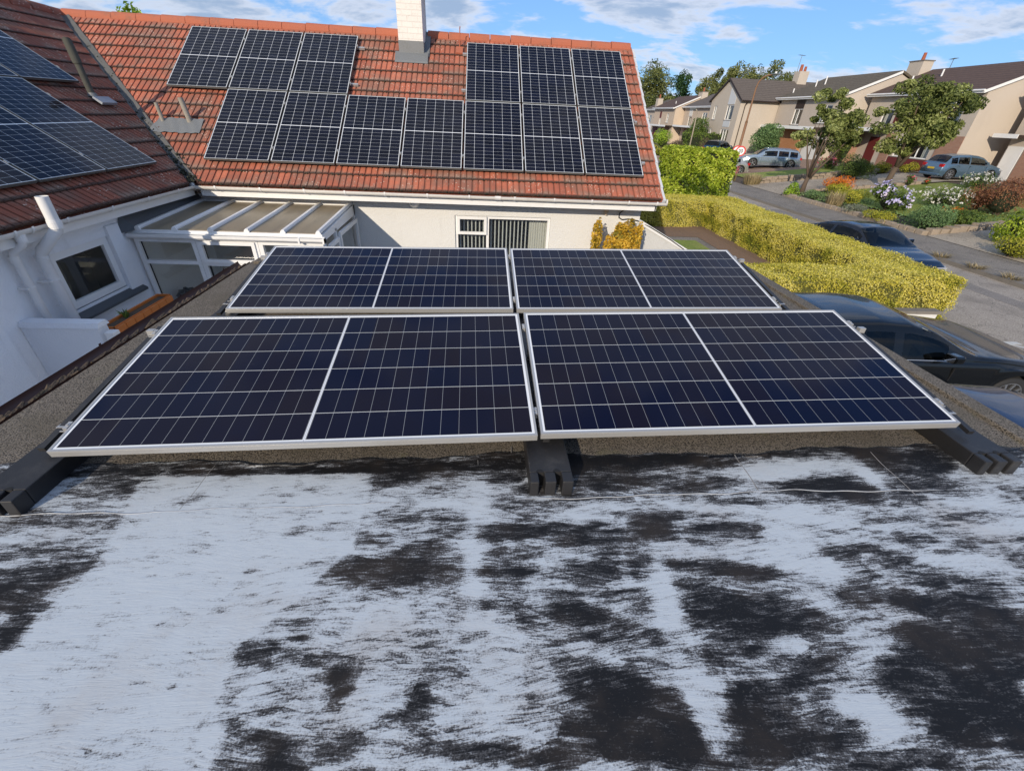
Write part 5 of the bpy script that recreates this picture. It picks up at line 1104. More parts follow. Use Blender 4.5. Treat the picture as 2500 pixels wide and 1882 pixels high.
# ---------------------------------------------------------------- plants near the bungalow
t = shrub('amber_shrub', 'amber and green upright shrub against the white wall below the cable', (2.54, 8.00, 0), .46, 2.28, L_AMB, .06, 3000, 31, 'shrub', 'amber shrubs by the white wall', lumps=10, core=False, up_=.4, zr_=(.66, .97))
shrub('amber_shrub', 'low orange shrub tip between the taller amber plants by the white wall', (2.28, 7.95, 0), .20, 2.14, L_AMB, .055, 1300, 32, 'shrub', 'amber shrubs by the white wall', lumps=8, core=False, up_=.4, zr_=(.66, .97))
shrub('amber_shrub', 'orange leaved shrub farthest left by the white wall', (2.06, 7.95, 0), .26, 2.14, L_AMB, .055, 1500, 33, 'shrub', 'amber shrubs by the white wall', lumps=8, core=False, up_=.4, zr_=(.66, .97))
shrub('amber_shrub', 'orange shrub nearest the raked wall beside the amber plants', (2.78, 8.0, 0), .24, 2.14, L_AMB, .055, 1300, 34, 'shrub', 'amber shrubs by the white wall', lumps=8, core=False, up_=.4, zr_=(.66, .97))
spiky('planter_plant', 'small green leaves growing from the orange planter', (-4.27, 5.12, 1.52), .16, .10, L_GRN, 22, 35, 'plant', .8, .02)
sh_ = shrub('treetop', 'leafy green treetop just showing over the left end of the red ridge', (-8.35, 13.8, 0), .95, 5.62, L_BRT, .12, 2200, 36, 'tree', lumps=12, core=False, zr_=(.80, .90))

# ---------------------------------------------------------------- gardens across the road
shrub('hydrangea', 'hydrangea bush covered in pale lilac flower heads beside the lawn', (20.75, 22.8), 1.8, 1.35, L_GRN, .11, 2600, 41, 'shrub', None, (P_LIL, 90, .17))
shrub('daisy_bush', 'wide mound of white daisies at the front of the lawn', (23.3, 22.4), 2.5, 1.05, L_GRN, .07, 3000, 42, 'shrub', None, (P_WHT, 340, .075))
shrub('daisy_bush', 'small white flowered bush behind the red brown shrub on the right', (28.6, 25.9), 1.9, .95, L_GRN, .07, 2200, 43, 'shrub', None, (P_WHT, 200, .08))
shrub('barberry', 'large red brown shrub right of the white daisies', (23.9, 20.2), 2.7, 1.75, L_RED, .075, 5200, 44)
shrub('barberry', 'small red brown shrub touching the edge of the daisy mound', (24.2, 21.5), 1.3, 1.1, L_RED, .07, 2000, 45)
shrub('feathery_shrub', 'broad feathery green shrub spilling over the pavement edge', (19.5, 18.9), 2.1, 1.15, L_SOFT, .075, 4200, 46)
shrub('herb_mound', 'dark green low mound beside the feathery shrub', (21.2, 19.2), 1.6, .75, L_GRN, .07, 2400, 47)
shrub('heather', 'low yellow green heather mound at the pavement edge', (18.9, 20.9), 1.5, .55, L_YG, .06, 2200, 48)
shrub('crocosmia', 'orange flowered clump between the two small trees', (22.1, 28.5), 1.9, 1.0, L_ORG, .075, 2600, 49, 'plant')
shrub('yellow_shrub', 'yellow green shrub under the orange flowers', (21.3, 27.4), 1.7, .75, L_YG, .07, 2000, 50)
shrub('rose_bush', 'dark green bush on the lawn edge between the small trees', (25.4, 32.0), 2.9, 1.85, L_GRN, .09, 4200, 51)
shrub('pink_roses', 'pink flowering rose bush near the brick porch', (27.2, 37.0), 1.5, 1.15, L_GRN, .09, 1500, 52, 'shrub', None, (P_PNK, 60, .15))
for i, (x, y, s_, lb) in enumerate(((27.6, 33.6, 1.3, 'yellow shrub left of the forked tree trunk below the right house'), (29.0, 33.5, 1.25, 'yellow shrub right behind the forked tree trunk'), (31.0, 33.7, 1.3, 'yellow shrub beside the dark red panel of the right house'))):
    shrub('golden_shrub', lb, (x, y), s_, .8, L_YG, .08, 1400, 53+i, 'shrub', 'yellow shrubs along the right house')
spiky('pink_grass', 'low pinkish grass clumps at the pavement corner', (19.2, 33.2), 1.9, .75, L_DRY, 420, 57, 'plant', .4, .03)
spiky('pink_spikes', 'tall pink flower spikes beside the laurel block', (18.9, 35.2), .5, .95, L_DRY, 60, 58, 'plant', .3, .03, P_PNK)
shrub('fern', 'bright lime green plant at the foot of the left small tree', (18.95, 28.0), .95, .85, L_BRT, .10, 900, 59, 'plant')
spiky('dry_grass', 'dry brown stems in the rockery bed', (19.1, 24.4), 1.3, .85, L_DRY, 260, 60, 'plant', .5, .025)
shrub('bed_shrub', 'olive shrub behind the dry stems near the lilac hydrangea', (20.2, 24.9), 1.8, .85, L_YG, .07, 1900, 61)
shrub('grey_tuft', 'grey green cushion plant on the pavement edge', (18.95, 22.7), 1.2, .55, L_GREY, .06, 1300, 62, 'plant')
shrub('silver_cushion', 'small silver cushion plant beside the yellow heather', (19.3, 21.4), .6, .28, L_GREY, .05, 500, 63, 'plant')
shrub('bed_shrub', 'dusty green shrub at the corner under the left small tree', (19.3, 26.4), 1.4, .65, L_SOFT, .07, 1500, 64)
shrub('right_shrub', 'glossy dark green shrub at the far right edge of the photo', (20.6, 16.3), 1.7, 1.25, L_LAU, .12, 1500, 65)
shrub('right_shrub', 'yellow green shrub under the dark shrub at the far right', (18.95, 14.75), 1.6, .85, L_YG, .07, 2200, 66)
shrub('red_flowers', 'small red flowering plant near the blue hatchback', (27.6, 28.2), .5, .45, L_GRN, .07, 300, 67, 'plant', None, (P_RED, 16, .1))
shrub('red_roses', 'small rose bush with red blooms on the lawn edge', (26.5, 28.3), .6, .7, L_GRN, .08, 500, 68, 'plant', None, (P_PNK, 12, .12))
shrub('orange_ground_flowers', 'low orange flowers in front of the white daisies', (22.3, 20.8), 1.3, .45, L_ORG, .05, 900, 69, 'plant')
shrub('garden_shrub', 'green shrub right of the red brown shrub by the drive', (25.6, 18.8), 1.5, 1.2, L_GRN, .08, 1800, 70)
shrub('weeping_conifer', 'large rounded feathery green conifer before the brick porch', (27.7, 47.4), 3.0, 3.2, L_SOFT, .16, 7000, 71, 'conifer', lumps=11)
shrub('round_bush', 'round bright green bush at the far left of the street gardens', (24.5, 67.0), 3.2, 2.6, L_BRT, .14, 3000, 72)
shrub('low_yellow_bush', 'low yellow green bush left of the dark tall shrub', (19.8, 55.0), 1.7, 1.3, L_YG, .1, 1600, 73)
shrub('purple_bush', 'purple brown bush behind the laurel block', (20.4, 51.5), 2.0, 2.0, L_PUR, .10, 2400, 74)
shrub('dark_shrub', 'tall dark green shrub before the far peach house', (24.5, 57.0), 2.9, 4.0, L_GRN, .15, 4500, 75)
shrub('lilac_bush', 'grey brown flowering bush left of the blue estate car', (23.8, 51.8), 2.2, 1.9, L_PUR, .10, 2600, 76)
box_hedge('clipped_hedge', 'dark green clipped hedge with rounded top before the gabled house', [(22.6, 26.8, 54.3, 56.2, .6, 2.7, 'tsw')], 160, .16, L_GRN, M_COREG, 17, .18)
box_hedge('garden_hedge', 'low green hedge at the far left garden by the pavement', [(19.0, 20.2, 56.5, 66, .2, 1.3, 'tsw')], 120, .16, L_YG, M_COREG, 18, .1)
shrub('side_bush', 'tall dark green shrub between the right house and its neighbour', (30.9, 40.6), 1.7, 4.1, L_GRN, .14, 2800, 78)
for i, (x, y) in enumerate(((16.18, 14.6), (16.16, 13.3), (16.2, 12.2))):
    spiky('dry_weed', ('dry weed tuft on the kerb farthest from the black car', 'dry weed tuft in the middle of the kerb line', 'largest dry weed tuft on the kerb nearest the right edge')[i], (x, y, .10), .7, .16, L_DRY, 110, 80+i, 'weed', .9, .02)
far_tree('tall broad tree left of the dark conifer on the skyline', (34.6, 105), 12.4, 8.5, L_FAR, 91, 9000)
far_tree('dark pointed conifer on the skyline between the paler trees', (40.0, 105), 10.9, 4.6, L_CON, 92, 7000, name='conifer_tree')
far_tree('smaller tree right of the dark conifer on the skyline', (44.6, 104), 11.3, 5.0, L_FAR, 93, 6000)
far_tree('tree behind the left slope of the gabled roof', (46.2, 98), 12.4, 5.5, L_FAR, 94, 7000)
far_tree('tall tree rising just left of the gabled house chimney', (50.0, 98), 12.9, 6.0, L_FAR, 95, 8000)
far_tree('wide tree behind the lamp head on the skyline', (55.6, 98), 13.3, 9.0, L_FAR, 96, 9000)
far_tree('low spreading tree filling the gap behind the far peach houses', (42.0, 110), 8.6, 12, L_FAR, 97, 6000)
# low stone edging and walls in the gardens
def stones(name, label, pts, h, dep, seed, m=M_STONE, n_per=2.6, cat='garden wall'):
    rg = random.Random(seed); t = thing(name, label, cat, (pts[0][0], pts[0][1], 0)); mb = MB()
    for i in range(len(pts)-1):
        (x0, y0), (x1, y1) = pts[i], pts[i+1]; L = math.hypot(x1-x0, y1-y0); n = max(1, int(L*n_per))
        for k in range(n):
            for lay in range(max(1, int(h/.17))):
                a = (k+.03+.2*(lay % 2))/n; b = (k+.93+.2*(lay % 2))/n; dx, dy = (x1-x0)/L, (y1-y0)/L; hx = h/max(1, int(h/.17)); z0 = hgt(x0+(x1-x0)*a, y0+(y1-y0)*a)-.04+lay*hx; d = dep*rg.uniform(.8, 1.15)
                mb.obox((x0+(x1-x0)*a-dy*d*.5, y0+(y1-y0)*a+dx*d*.5, z0), (dx*(b-a)*L, dy*(b-a)*L, rg.uniform(-.02, .02)), (dy*d, -dx*d, 0), (rg.uniform(-.02, .02), rg.uniform(-.02, .02), hx*rg.uniform(.82, 1.02)))
    part('stones', mb, m, t, world=True, bevel=.015); return t
stones('stone_edging', 'rough stone edging along the rockery beside the far pavement', [(18.75, 18.1), (18.8, 21.5), (18.72, 25), (18.8, 28.5)], .22, .30, 1)
stones('stone_wall', 'low pale stone wall bordering the lawn behind the left small tree', [(18.9, 33.35), (21.5, 33.45), (24.5, 33.4), (28.5, 33.5)], .42, .28, 2)
stones('stone_edging', 'broken stone steps edging the bed above the concrete drive', [(18.9, 18.15), (21.0, 18.3), (23.5, 18.4), (26.5, 18.5)], .30, .38, 3)
stones('stone_edging', 'stones along the lawn edge in front of the small trees', [(21.0, 29.0), (24.0, 28.75), (27.5, 28.6)], .22, .3, 4)
stones('stone_edging', 'stone kerb of the garden at the far right edge', [(18.8, 13.4), (21.0, 13.3)], .26, .3, 5)
stones('stone_wall', 'low pinkish wall under the far left gardens by the pavement', [(18.9, 44), (18.9, 50), (18.9, 66)], .4, .3, 6)
# rocks with ground cover between plants
rg_ = random.Random(5); gp = []; gn = []
for i in range(2600):
    x = rg_.uniform(18.8, 21.4) if rg_.random() < .6 else rg_.uniform(18.8, 27); y = rg_.uniform(18.6, 28.6) if x < 21.4 else rg_.uniform(18.6, 20.2)
    gp.append((x, y, hgt(x, y)+rg_.uniform(-.02, .14))); gn.append((0, 0, 1))
cov_ = leaf_mesh('ground_cover', gp, gn, .10, L_SOFT, None, None, .5, .8); cov_['kind'] = 'stuff'; cov_['label'] = 'low green ground cover between the rockery plants'; cov_['category'] = 'ground cover'
# ---------------------------------------------------------------- cars
def interp(pts, x):
    if x <= pts[0][0]: return pts[0][1]
    for (a, b), (c, d) in zip(pts, pts[1:]):
        if x <= c:
            t = (x-a)/(c-a) if c > a else 0; t = t*t*(3-2*t)*.5+t*.5; return b+(d-b)*t
    return pts[-1][1]
STY = {
 'estate': dict(top=((0, .60), (.012, .64), (.02, .72), (.085, .955), (.2, .985), (.42, 1.0), (.55, .985), (.62, .945), (.76, .665), (.80, .645), (.92, .575), (.975, .50), (1, .42)), ws=(.60, .765), rw=(.022, .078), side=((.085, .215), (.235, .40), (.425, .64)), belt=((0, .60), (.3, .615), (.7, .60), (1, .45))),
 'hatch': dict(top=((0, .50), (.015, .60), (.03, .66), (.12, .93), (.25, .985), (.42, 1.0), (.55, .975), (.62, .93), (.77, .665), (.82, .635), (.93, .56), (.98, .48), (1, .40)), ws=(.60, .775), rw=(.032, .112), side=((.115, .21), (.23, .40), (.425, .66)), belt=((0, .60), (.3, .63), (.7, .60), (1, .45))),
 'coupe': dict(top=((0, .55), (.02, .66), (.10, .70), (.30, .93), (.42, .995), (.5, 1.0), (.57, .98), (.76, .66), (.82, .62), (.93, .54), (.98, .46), (1, .40)), ws=(.58, .765), rw=(.11, .29), side=((.20, .36), (.385, .64)), belt=((0, .60), (.3, .64), (.7, .60), (1, .45))),
 'beetle': dict(top=((0, .35), (.03, .52), (.10, .66), (.22, .86), (.36, .98), (.48, 1.0), (.58, .94), (.70, .68), (.76, .62), (.88, .56), (.96, .42), (1, .32)), ws=(.57, .70), rw=(.11, .23), side=((.20, .36), (.385, .62)), belt=((0, .55), (.3, .62), (.7, .58), (1, .4))),
 'suv': dict(top=((0, .60), (.012, .64), (.02, .70), (.07, .95), (.18, .99), (.32, 1.0), (.41, .985), (.46, .95), (.645, .69), (.70, .675), (.86, .63), (.965, .55), (1, .45)), ws=(.45, .65), rw=(.022, .066), side=((.075, .185), (.205, .355), (.385, .535)), belt=((0, .62), (.3, .64), (.7, .62), (1, .5))),
}
def car(name, label, loc, rz, style, color, L=4.6, Wd=1.82, H=1.46, wheel=.33, wb=(.17, .80), z=None, plate=None, rails=False, group=None, metal=.35, spokes=10, coat=.7):
    st = STY[style]; x0, y0 = loc; z0 = hgt(x0, y0) if z is None else z
    t = thing(name, label, 'car', (x0, y0, z0), rz, group)
    pm = paint(name+'_'+str(int(x0*10)), color, metal, coat=coat); n = 132
    xs_ = sorted(set([i/n for i in range(n+1)]))
    def planw(u): return Wd/2*(1-.16*max(0, (u-.86)/.14)**2.2-.13*max(0, (.12-u)/.12)**2.2)
    rows = []
    NJ = 26
    for u in xs_:
        x = (u-.5)*L; w_ = planw(u); zt = interp(st['top'], u)*H; zb = min(interp(st['belt'], u)*H, zt-.02); sill = .20+.16*max(0, (u-.93)/.07)**2*0+.06*max(0, (.05-u)/.05)
        arch = 0
        for wx in wb:
            d = abs(x-(wx-.5)*L); R_ = wheel+.055
            if d < R_: arch = max(arch, wheel+math.sqrt(R_*R_-d*d))
        sill = max(sill, arch); sill = min(sill, zb-.06)
        cab = max(0, min(1, (zt-zb)/(.36*H)))
        wr = w_*(.93-.215*cab); ze = zt-.055*H*cab-.012
        key = [(w_*(.955 if arch == 0 else 1.0), sill), (w_*1.0, sill+(zb-sill)*.38), (w_*.995, sill+(zb-sill)*.66), (w_*.965, zb-.035), (w_*.935, zb)]
        P_ = []
        for a, b, k in ((0, 1, 4), (1, 2, 3), (2, 3, 3), (3, 4, 2)):
            for i in range(k): q = i/k; P_.append((key[a][0]*(1-q)+key[b][0]*q, key[a][1]*(1-q)+key[b][1]*q))
        for i in range(7): q = i/6; P_.append((w_*.935*(1-q)+wr*q+.012*math.sin(q*math.pi), zb*(1-q)+ze*q))       # greenhouse 12..18
        for i in range(1, 8): q = i/7; a = q*math.pi/2; P_.append((wr*math.cos(a)**.9 if q < 1 else 0, ze+(zt-ze)*math.sin(a)))
        rows.append([(x, p[0], p[1]) for p in P_])
    nj = len(rows[0]); body = MB(); sides = [MB() for _ in st['side']]; wsm, rwm = MB(), MB()
    def weld(mb):
        d = {}; nv = []; mp_ = []
        for p in mb.v:
            k = (round(p[0], 4), round(p[1], 4), round(p[2], 4))
            if k not in d: d[k] = len(nv); nv.append(p)
            mp_.append(d[k])
        o = MB(); o.v = nv; o.f = [f2 for f2 in (tuple(dict.fromkeys(mp_[i] for i in f)) for f in mb.f) if len(f2) > 2]; return o
    def inr(u, r_): return r_[0] < u < r_[1]
    for sgn in (1, -1):
        for k_, s_ in enumerate(sides):
            if sgn < 0: part('side_window', weld(s_), M_CARG, t, smooth=True); sides[k_] = MB()
        for i in range(len(rows)-1):
            u = (xs_[i]+xs_[i+1])/2
            zt = interp(st['top'], u)*H; zb = min(interp(st['belt'], u)*H, zt-.02)
            for j in range(nj-1):
                q = [rows[i][j], rows[i+1][j], rows[i+1][j+1], rows[i][j+1]]
                q = [(a, b*sgn, c) for a, b, c in q]
                if sgn < 0: q = q[::-1]
                tgt = body
                if 12 <= j <= 16 and zt-zb > .10*H:
                    for k, r_ in enumerate(st['side']):
                        if inr(u, r_): tgt = sides[k]
                if j >= 18 and inr(u, st['ws']): tgt = wsm
                if j >= 18 and inr(u, st['rw']): tgt = rwm
                tgt.add(q, [(0, 1, 2, 3)])
    # end caps
    for i in (0, len(rows)-1):
        r_ = rows[i]; pl = [(p[0], p[1], p[2]) for p in r_]+[(p[0], -p[1], p[2]) for p in r_[::-1][1:]]
        body.add(pl, [tuple(range(len(pl)))])
    part('body', weld(body), pm, t, smooth=True)
    for s_ in sides: part('side_window', weld(s_), M_CARG, t, smooth=True)
    part('windscreen', weld(wsm), M_CARG, t, smooth=True); part('rear_window', weld(rwm), M_CARG, t, smooth=True)
    part('underbody', MB().box(-.46*L, .46*L, -Wd*.40, Wd*.40, .17, .55*H*.8), M_RUB, t)
    for wx in wb:
        for sgn in (1, -1):
            X = (wx-.5)*L; Y = sgn*(Wd/2-.02); d = -sgn*.20; q = MB()
            prof = [(0, wheel-.09), (0, wheel-.02), (.025*1, wheel), (.175, wheel), (.2, wheel-.02), (.2, wheel-.09)]
            V_ = []; F_ = []; N_ = 28
            for i in range(N_):
                a = 2*math.pi*i/N_
                for (dy, r_) in prof: V_.append((X+math.cos(a)*r_, Y-sgn*dy, wheel+math.sin(a)*r_))
            for i in range(N_):
                for j in range(5): a = i*6+j; b = ((i+1) % N_)*6+j; F_.append((a, b, b+1, a+1))
            q.add(V_, F_); w_ = part('wheel', q, M_RUB, t, smooth=True)
            q = MB(); q.tube([(X, Y-sgn*.045, wheel), (X, Y-sgn*.09, wheel)], wheel-.088, 28); part('rim_well', q, M_DARK, w_)
            q = MB(); ri = wheel-.085
            for k in range(spokes):
                a = 2*math.pi*k/spokes; ca, sa = math.cos(a), math.sin(a); q.obox((X-sa*.016+ca*.03, Y-sgn*.040, wheel+ca*.016+sa*.03), (ca*(ri-.03), 0, sa*(ri-.03)), (sa*.032, 0, -ca*.032), (0, sgn*.022, 0))
            V_ = []; F_ = []
            for i in range(N_):
                a = 2*math.pi*i/N_
                for (dy, r_) in ((.05, ri+.004), (.004, ri+.006), (.002, ri-.018), (.05, ri-.022)): V_.append((X+math.cos(a)*r_, Y-sgn*dy, wheel+math.sin(a)*r_))
            for i in range(N_):
                for j in range(3): a = i*4+j; b = ((i+1) % N_)*4+j; F_.append((a, b, b+1, a+1))
            q.add(V_, F_); q.tube([(X, Y-sgn*.045, wheel), (X, Y-sgn*.012, wheel)], .055, 14); part('rim', q, M_RIM, w_)
    # lamps, mirrors, plates, handles, trim
    for sgn in (1, -1):
        u = .955; q = MB(); xa = (.93-.5)*L; xb = (.985-.5)*L; za = interp(st['top'], .955)*H-.10
        q.prism([(xa, sgn*(planw(.93)+.002), za-.03), (xb, sgn*(planw(.985)*.985+.004), za-.06), (xb, sgn*(planw(.985)*.985+.004), za+.02), (xa, sgn*(planw(.93)-.0), za+.06)], (0, -sgn*.06, 0)); q.box(xb-.01, xb+.035, min(sgn*.48, sgn*.80), max(sgn*.48, sgn*.80), za-.07, za+.02)
        part('headlight', q, M_LAMPG, t)
        xr = (.012-.5)*L; zb = .56*H; q = MB(); q.box(xr-.055, xr+.10, min(sgn*Wd*.30, sgn*(planw(.012)+.006)), max(sgn*Wd*.30, sgn*(planw(.012)+.006)), zb-.12, zb+.05); part('tail_light', q, M_TAIL, t, bevel=.015)
        xm = (st['side'][-1][1]-.5)*L-.02; q = MB(); q.obox((xm-.09, sgn*(Wd/2-.05), .655*H), (.16, 0, 0), (0, sgn*.20, .02), (-.01, 0, .12)); mi = part('mirror', q, pm, t, bevel=.03)
        q = MB(); q.quad((xm-.093, sgn*(Wd/2-.0), .665*H), (xm-.093, sgn*(Wd/2+.14), .672*H), (xm-.101, sgn*(Wd/2+.14), .672*H+.095), (xm-.101, sgn*(Wd/2-.0), .672*H+.09)); part('glass', q, M_CHROME, mi)
        for r_ in st['side'][-2:]:
            xh = (r_[0]-.5)*L+.10; q = MB(); q.box(xh-.09, xh+.07, min(sgn*(Wd/2-.01), sgn*(Wd/2+.022)), max(sgn*(Wd/2-.01), sgn*(Wd/2+.022)), .545*H, .565*H); part('door_handle', q, pm, t, bevel=.006)
        q = MB()
        for r_ in st['side'][-2:]+((st['side'][-1][1]+.03,)*2,):
            xh = (r_[0]-.5)*L-.02
            if abs(r_[0]-st['side'][-1][1]-.03) < .001: xh += .02
            q.box(xh, xh+.007, min(sgn*(Wd/2-.02), sgn*(Wd/2+.0012)), max(sgn*(Wd/2-.02), sgn*(Wd/2+.0012)), .26, .57*H)
        part('door_gap', q, M_DARK, t)
        if rails:
            q = MB(); q.tube([((.10-.5)*L, sgn*Wd*.335, H*.955), ((.16-.5)*L, sgn*Wd*.335, H*.995), ((.5-.5)*L, sgn*Wd*.335, H*1.005), ((.585-.5)*L, sgn*Wd*.335, H*.955)], .014, 8); part('roof_rail', q, M_RUB if not metal > .5 else M_CHROME, t, smooth=True)
        q = MB(); ys = sgn*(Wd/2*.935+.012)
        q.tube([((st['side'][0][0]-.5)*L, ys, interp(st['belt'], .2)*H+.012), (0, sgn*(Wd/2*.935+.012), interp(st['belt'], .5)*H+.012), ((st['side'][-1][1]-.5)*L+.22, ys, interp(st['belt'], .68)*H+.008)], .008, 6); part('window_trim', q, M_CHROME, t)
    q = MB(); xf = L*.5; q.box(xf-.03, xf+.018, -.42, .42, .22*H+.02, .36*H); part('grille', q, M_RUB, t, bevel=.01)
    q = MB(); q.box(xf+.019, xf+.026, -.26, .26, .17*H, .17*H+.11); part('number_plate', q, M_SIGNW, t)
    q = MB(); q.box(-xf-.026, -xf-.012, -.26, .26, .38*H, .38*H+.11); part('number_plate', q, M_PLY, t)
    q = MB(); q.box(-xf-.04, -xf+.06, -Wd*.44, Wd*.44, .20, .20+.14); part('bumper', q, pm, t, bevel=.03)
    q = MB()
    for sy_ in (-.37, .37): q.box(-.02*L, .07*L, sy_-.24, sy_+.24, .35*H, .50*H); q.obox((-.055*L, sy_-.24, .45*H), (.03*L, 0, -.02), (0, .48, 0), (-.07, 0, .30*H)); q.obox((-.085*L, sy_-.12, .76*H), (.06, 0, 0), (0, .24, 0), (-.02, 0, .13))
    q.box(-.27*L, -.20*L, -.62, .62, .35*H, .50*H); q.obox((-.30*L, -.62, .45*H), (.03*L, 0, 0), (0, 1.24, 0), (-.08, 0, .28*H)); part('seat', q, M_SEAT, t, bevel=.03)
    q = MB(); q.box((st['ws'][1]-.5)*L-.55, (st['ws'][1]-.5)*L-.05, -.66, .66, .50*H, .60*H); part('dashboard', q, M_SEAT, t, bevel=.03)
    q = MB(); sc = Vector(((st['ws'][1]-.5)*L-.62, -.37, .64*H)); rws = []
    for i in range(21):
        a = 2*math.pi*i/20; c = sc+Vector((-.07*math.sin(a), math.cos(a)*.18, math.sin(a)*.17)); rws.append([c+Vector((math.cos(b_)*.014, 0, math.sin(b_)*.014)) for b_ in (0, 1.57, 3.14, 4.71, 6.28)])
    part('steering_wheel', q.sheetgrid(rws), M_RUB, t)
    return t
car('black_car', 'black estate car on the driveway below the golden hedge with silver spoked wheels', (6.75, 6.20), rad(-1.5), 'suv', (.004, .0045, .005), 4.75, 1.88, 1.48, .345, rails=False, metal=.05, spokes=10, coat=.5)
car('dark_blue_car', 'dark blue car nearest the garage with only its glossy roof showing', (5.55, 3.30), rad(-2), 'estate', (.002, .010, .045), 4.5, 1.80, 1.47, .33, metal=.5, coat=.5)
car('blue_coupe', 'dark blue car parked on the road just beyond the golden hedge', (12.30, 13.75), rad(-90+3), 'coupe', (.002, .006, .018), 4.5, 1.82, 1.31, .33, metal=.3)
car('silver_estate', 'pale silver blue estate car on the drive beside the rounded conifer', (24.35, 40.6), rad(180-14), 'estate', (.36, .44, .50), 4.70, 1.80, 1.46, .33, rails=True, metal=.75, spokes=5)
car('silver_compact', 'silver rounded small car partly hidden behind the laurel block', (19.8, 39.6), rad(180-8), 'beetle', (.46, .46, .43), 4.1, 1.78, 1.48, .33, metal=.6, spokes=7)
car('blue_estate', 'dark teal blue car on the drive in front of the gabled house', (24.4, 49.8), rad(40), 'suv', (.008, .05, .10), 4.5, 1.82, 1.62, .34, metal=.4)
car('blue_hatchback', 'grey blue hatchback parked with its rear towards the road by the right house', (31.1, 29.9), rad(-4), 'hatch', (.12, .20, .28), 3.95, 1.79, 1.48, .32, metal=.6, spokes=7)

# ---------------------------------------------------------------- houses across the road
def win_thing(parent, P, a, b, c, d, dep=.08, bars=(), barsv=(), curtains=True, t_=.06):
    # opening is already cut; frame, pane and a dark room lining
    w_ = part('window', MB().quad(P(a-.2, c-.2, 1.2), P(b+.2, c-.2, 1.2), P(b+.2, d+.2, 1.2), P(a-.2, d+.2, 1.2)), M_DARK, parent, world=True)
    q = MB(); win_frame(q, P, a, b, c, d, dep, t_, bars, barsv, .025); part('frame', q, M_UPVC, w_, world=True)
    part('pane', MB().quad(P(a+t_*.5, c+t_*.5, dep+.01), P(b-t_*.5, c+t_*.5, dep+.01), P(b-t_*.5, d-t_*.5, dep+.01), P(a+t_*.5, d-t_*.5, dep+.01)), M_GLASS, w_, world=True)
    if curtains:
        q = MB(); wd = (b-a)*.24
        for u0 in (a+.02, b-.02-wd): q.sheetgrid([[P(u0+wd*i/10, v, dep+.18+.03*math.sin(i*2.0)) for i in range(11)] for v in (c, d)])
        part('curtain', q, M_CURT, w_, world=True)
    q = MB(); o, e1 = P(a-.08, c-.06, -.05), P(b+.08, c-.06, -.05)-P(a-.08, c-.06, -.05); q.obox(o, e1, P(0, 0, .12)-P(0, 0, 0), (0, 0, .05)); part('sill', q, M_KERB, w_, world=True)
    return w_
def gable_roof(mbr, x0, x1, y0, y1, ze, zrg, oh=.35, axis='y', th=.16):
    """pitched roof slab; axis = ridge direction"""
    if axis == 'y':
        xm = (x0+x1)/2; y0 -= oh*.4; y1 += oh*.4; s_ = (zrg-ze)/(xm-x0); A = (x0-oh, ze-oh*s_); B = (xm, zrg); Cc = (x1+oh, ze-oh*s_)
        mbr.prism([(A[0], y0, A[1]), (B[0], y0, B[1]), (Cc[0], y0, Cc[1]), (Cc[0], y0, Cc[1]+th), (B[0], y0, B[1]+th), (A[0], y0, A[1]+th)], (0, y1-y0, 0))
    else:
        ym = (y0+y1)/2; x0 -= oh*.4; x1 += oh*.4; s_ = (zrg-ze)/(ym-y0); A = (y0-oh, ze-oh*s_); B = (ym, zrg); Cc = (y1+oh, ze-oh*s_)
        mbr.prism([(x0, A[0], A[1]), (x0, B[0], B[1]), (x0, Cc[0], Cc[1]), (x0, Cc[0], Cc[1]+th), (x0, B[0], B[1]+th), (x0, A[0], A[1]+th)], (x1-x0, 0, 0))
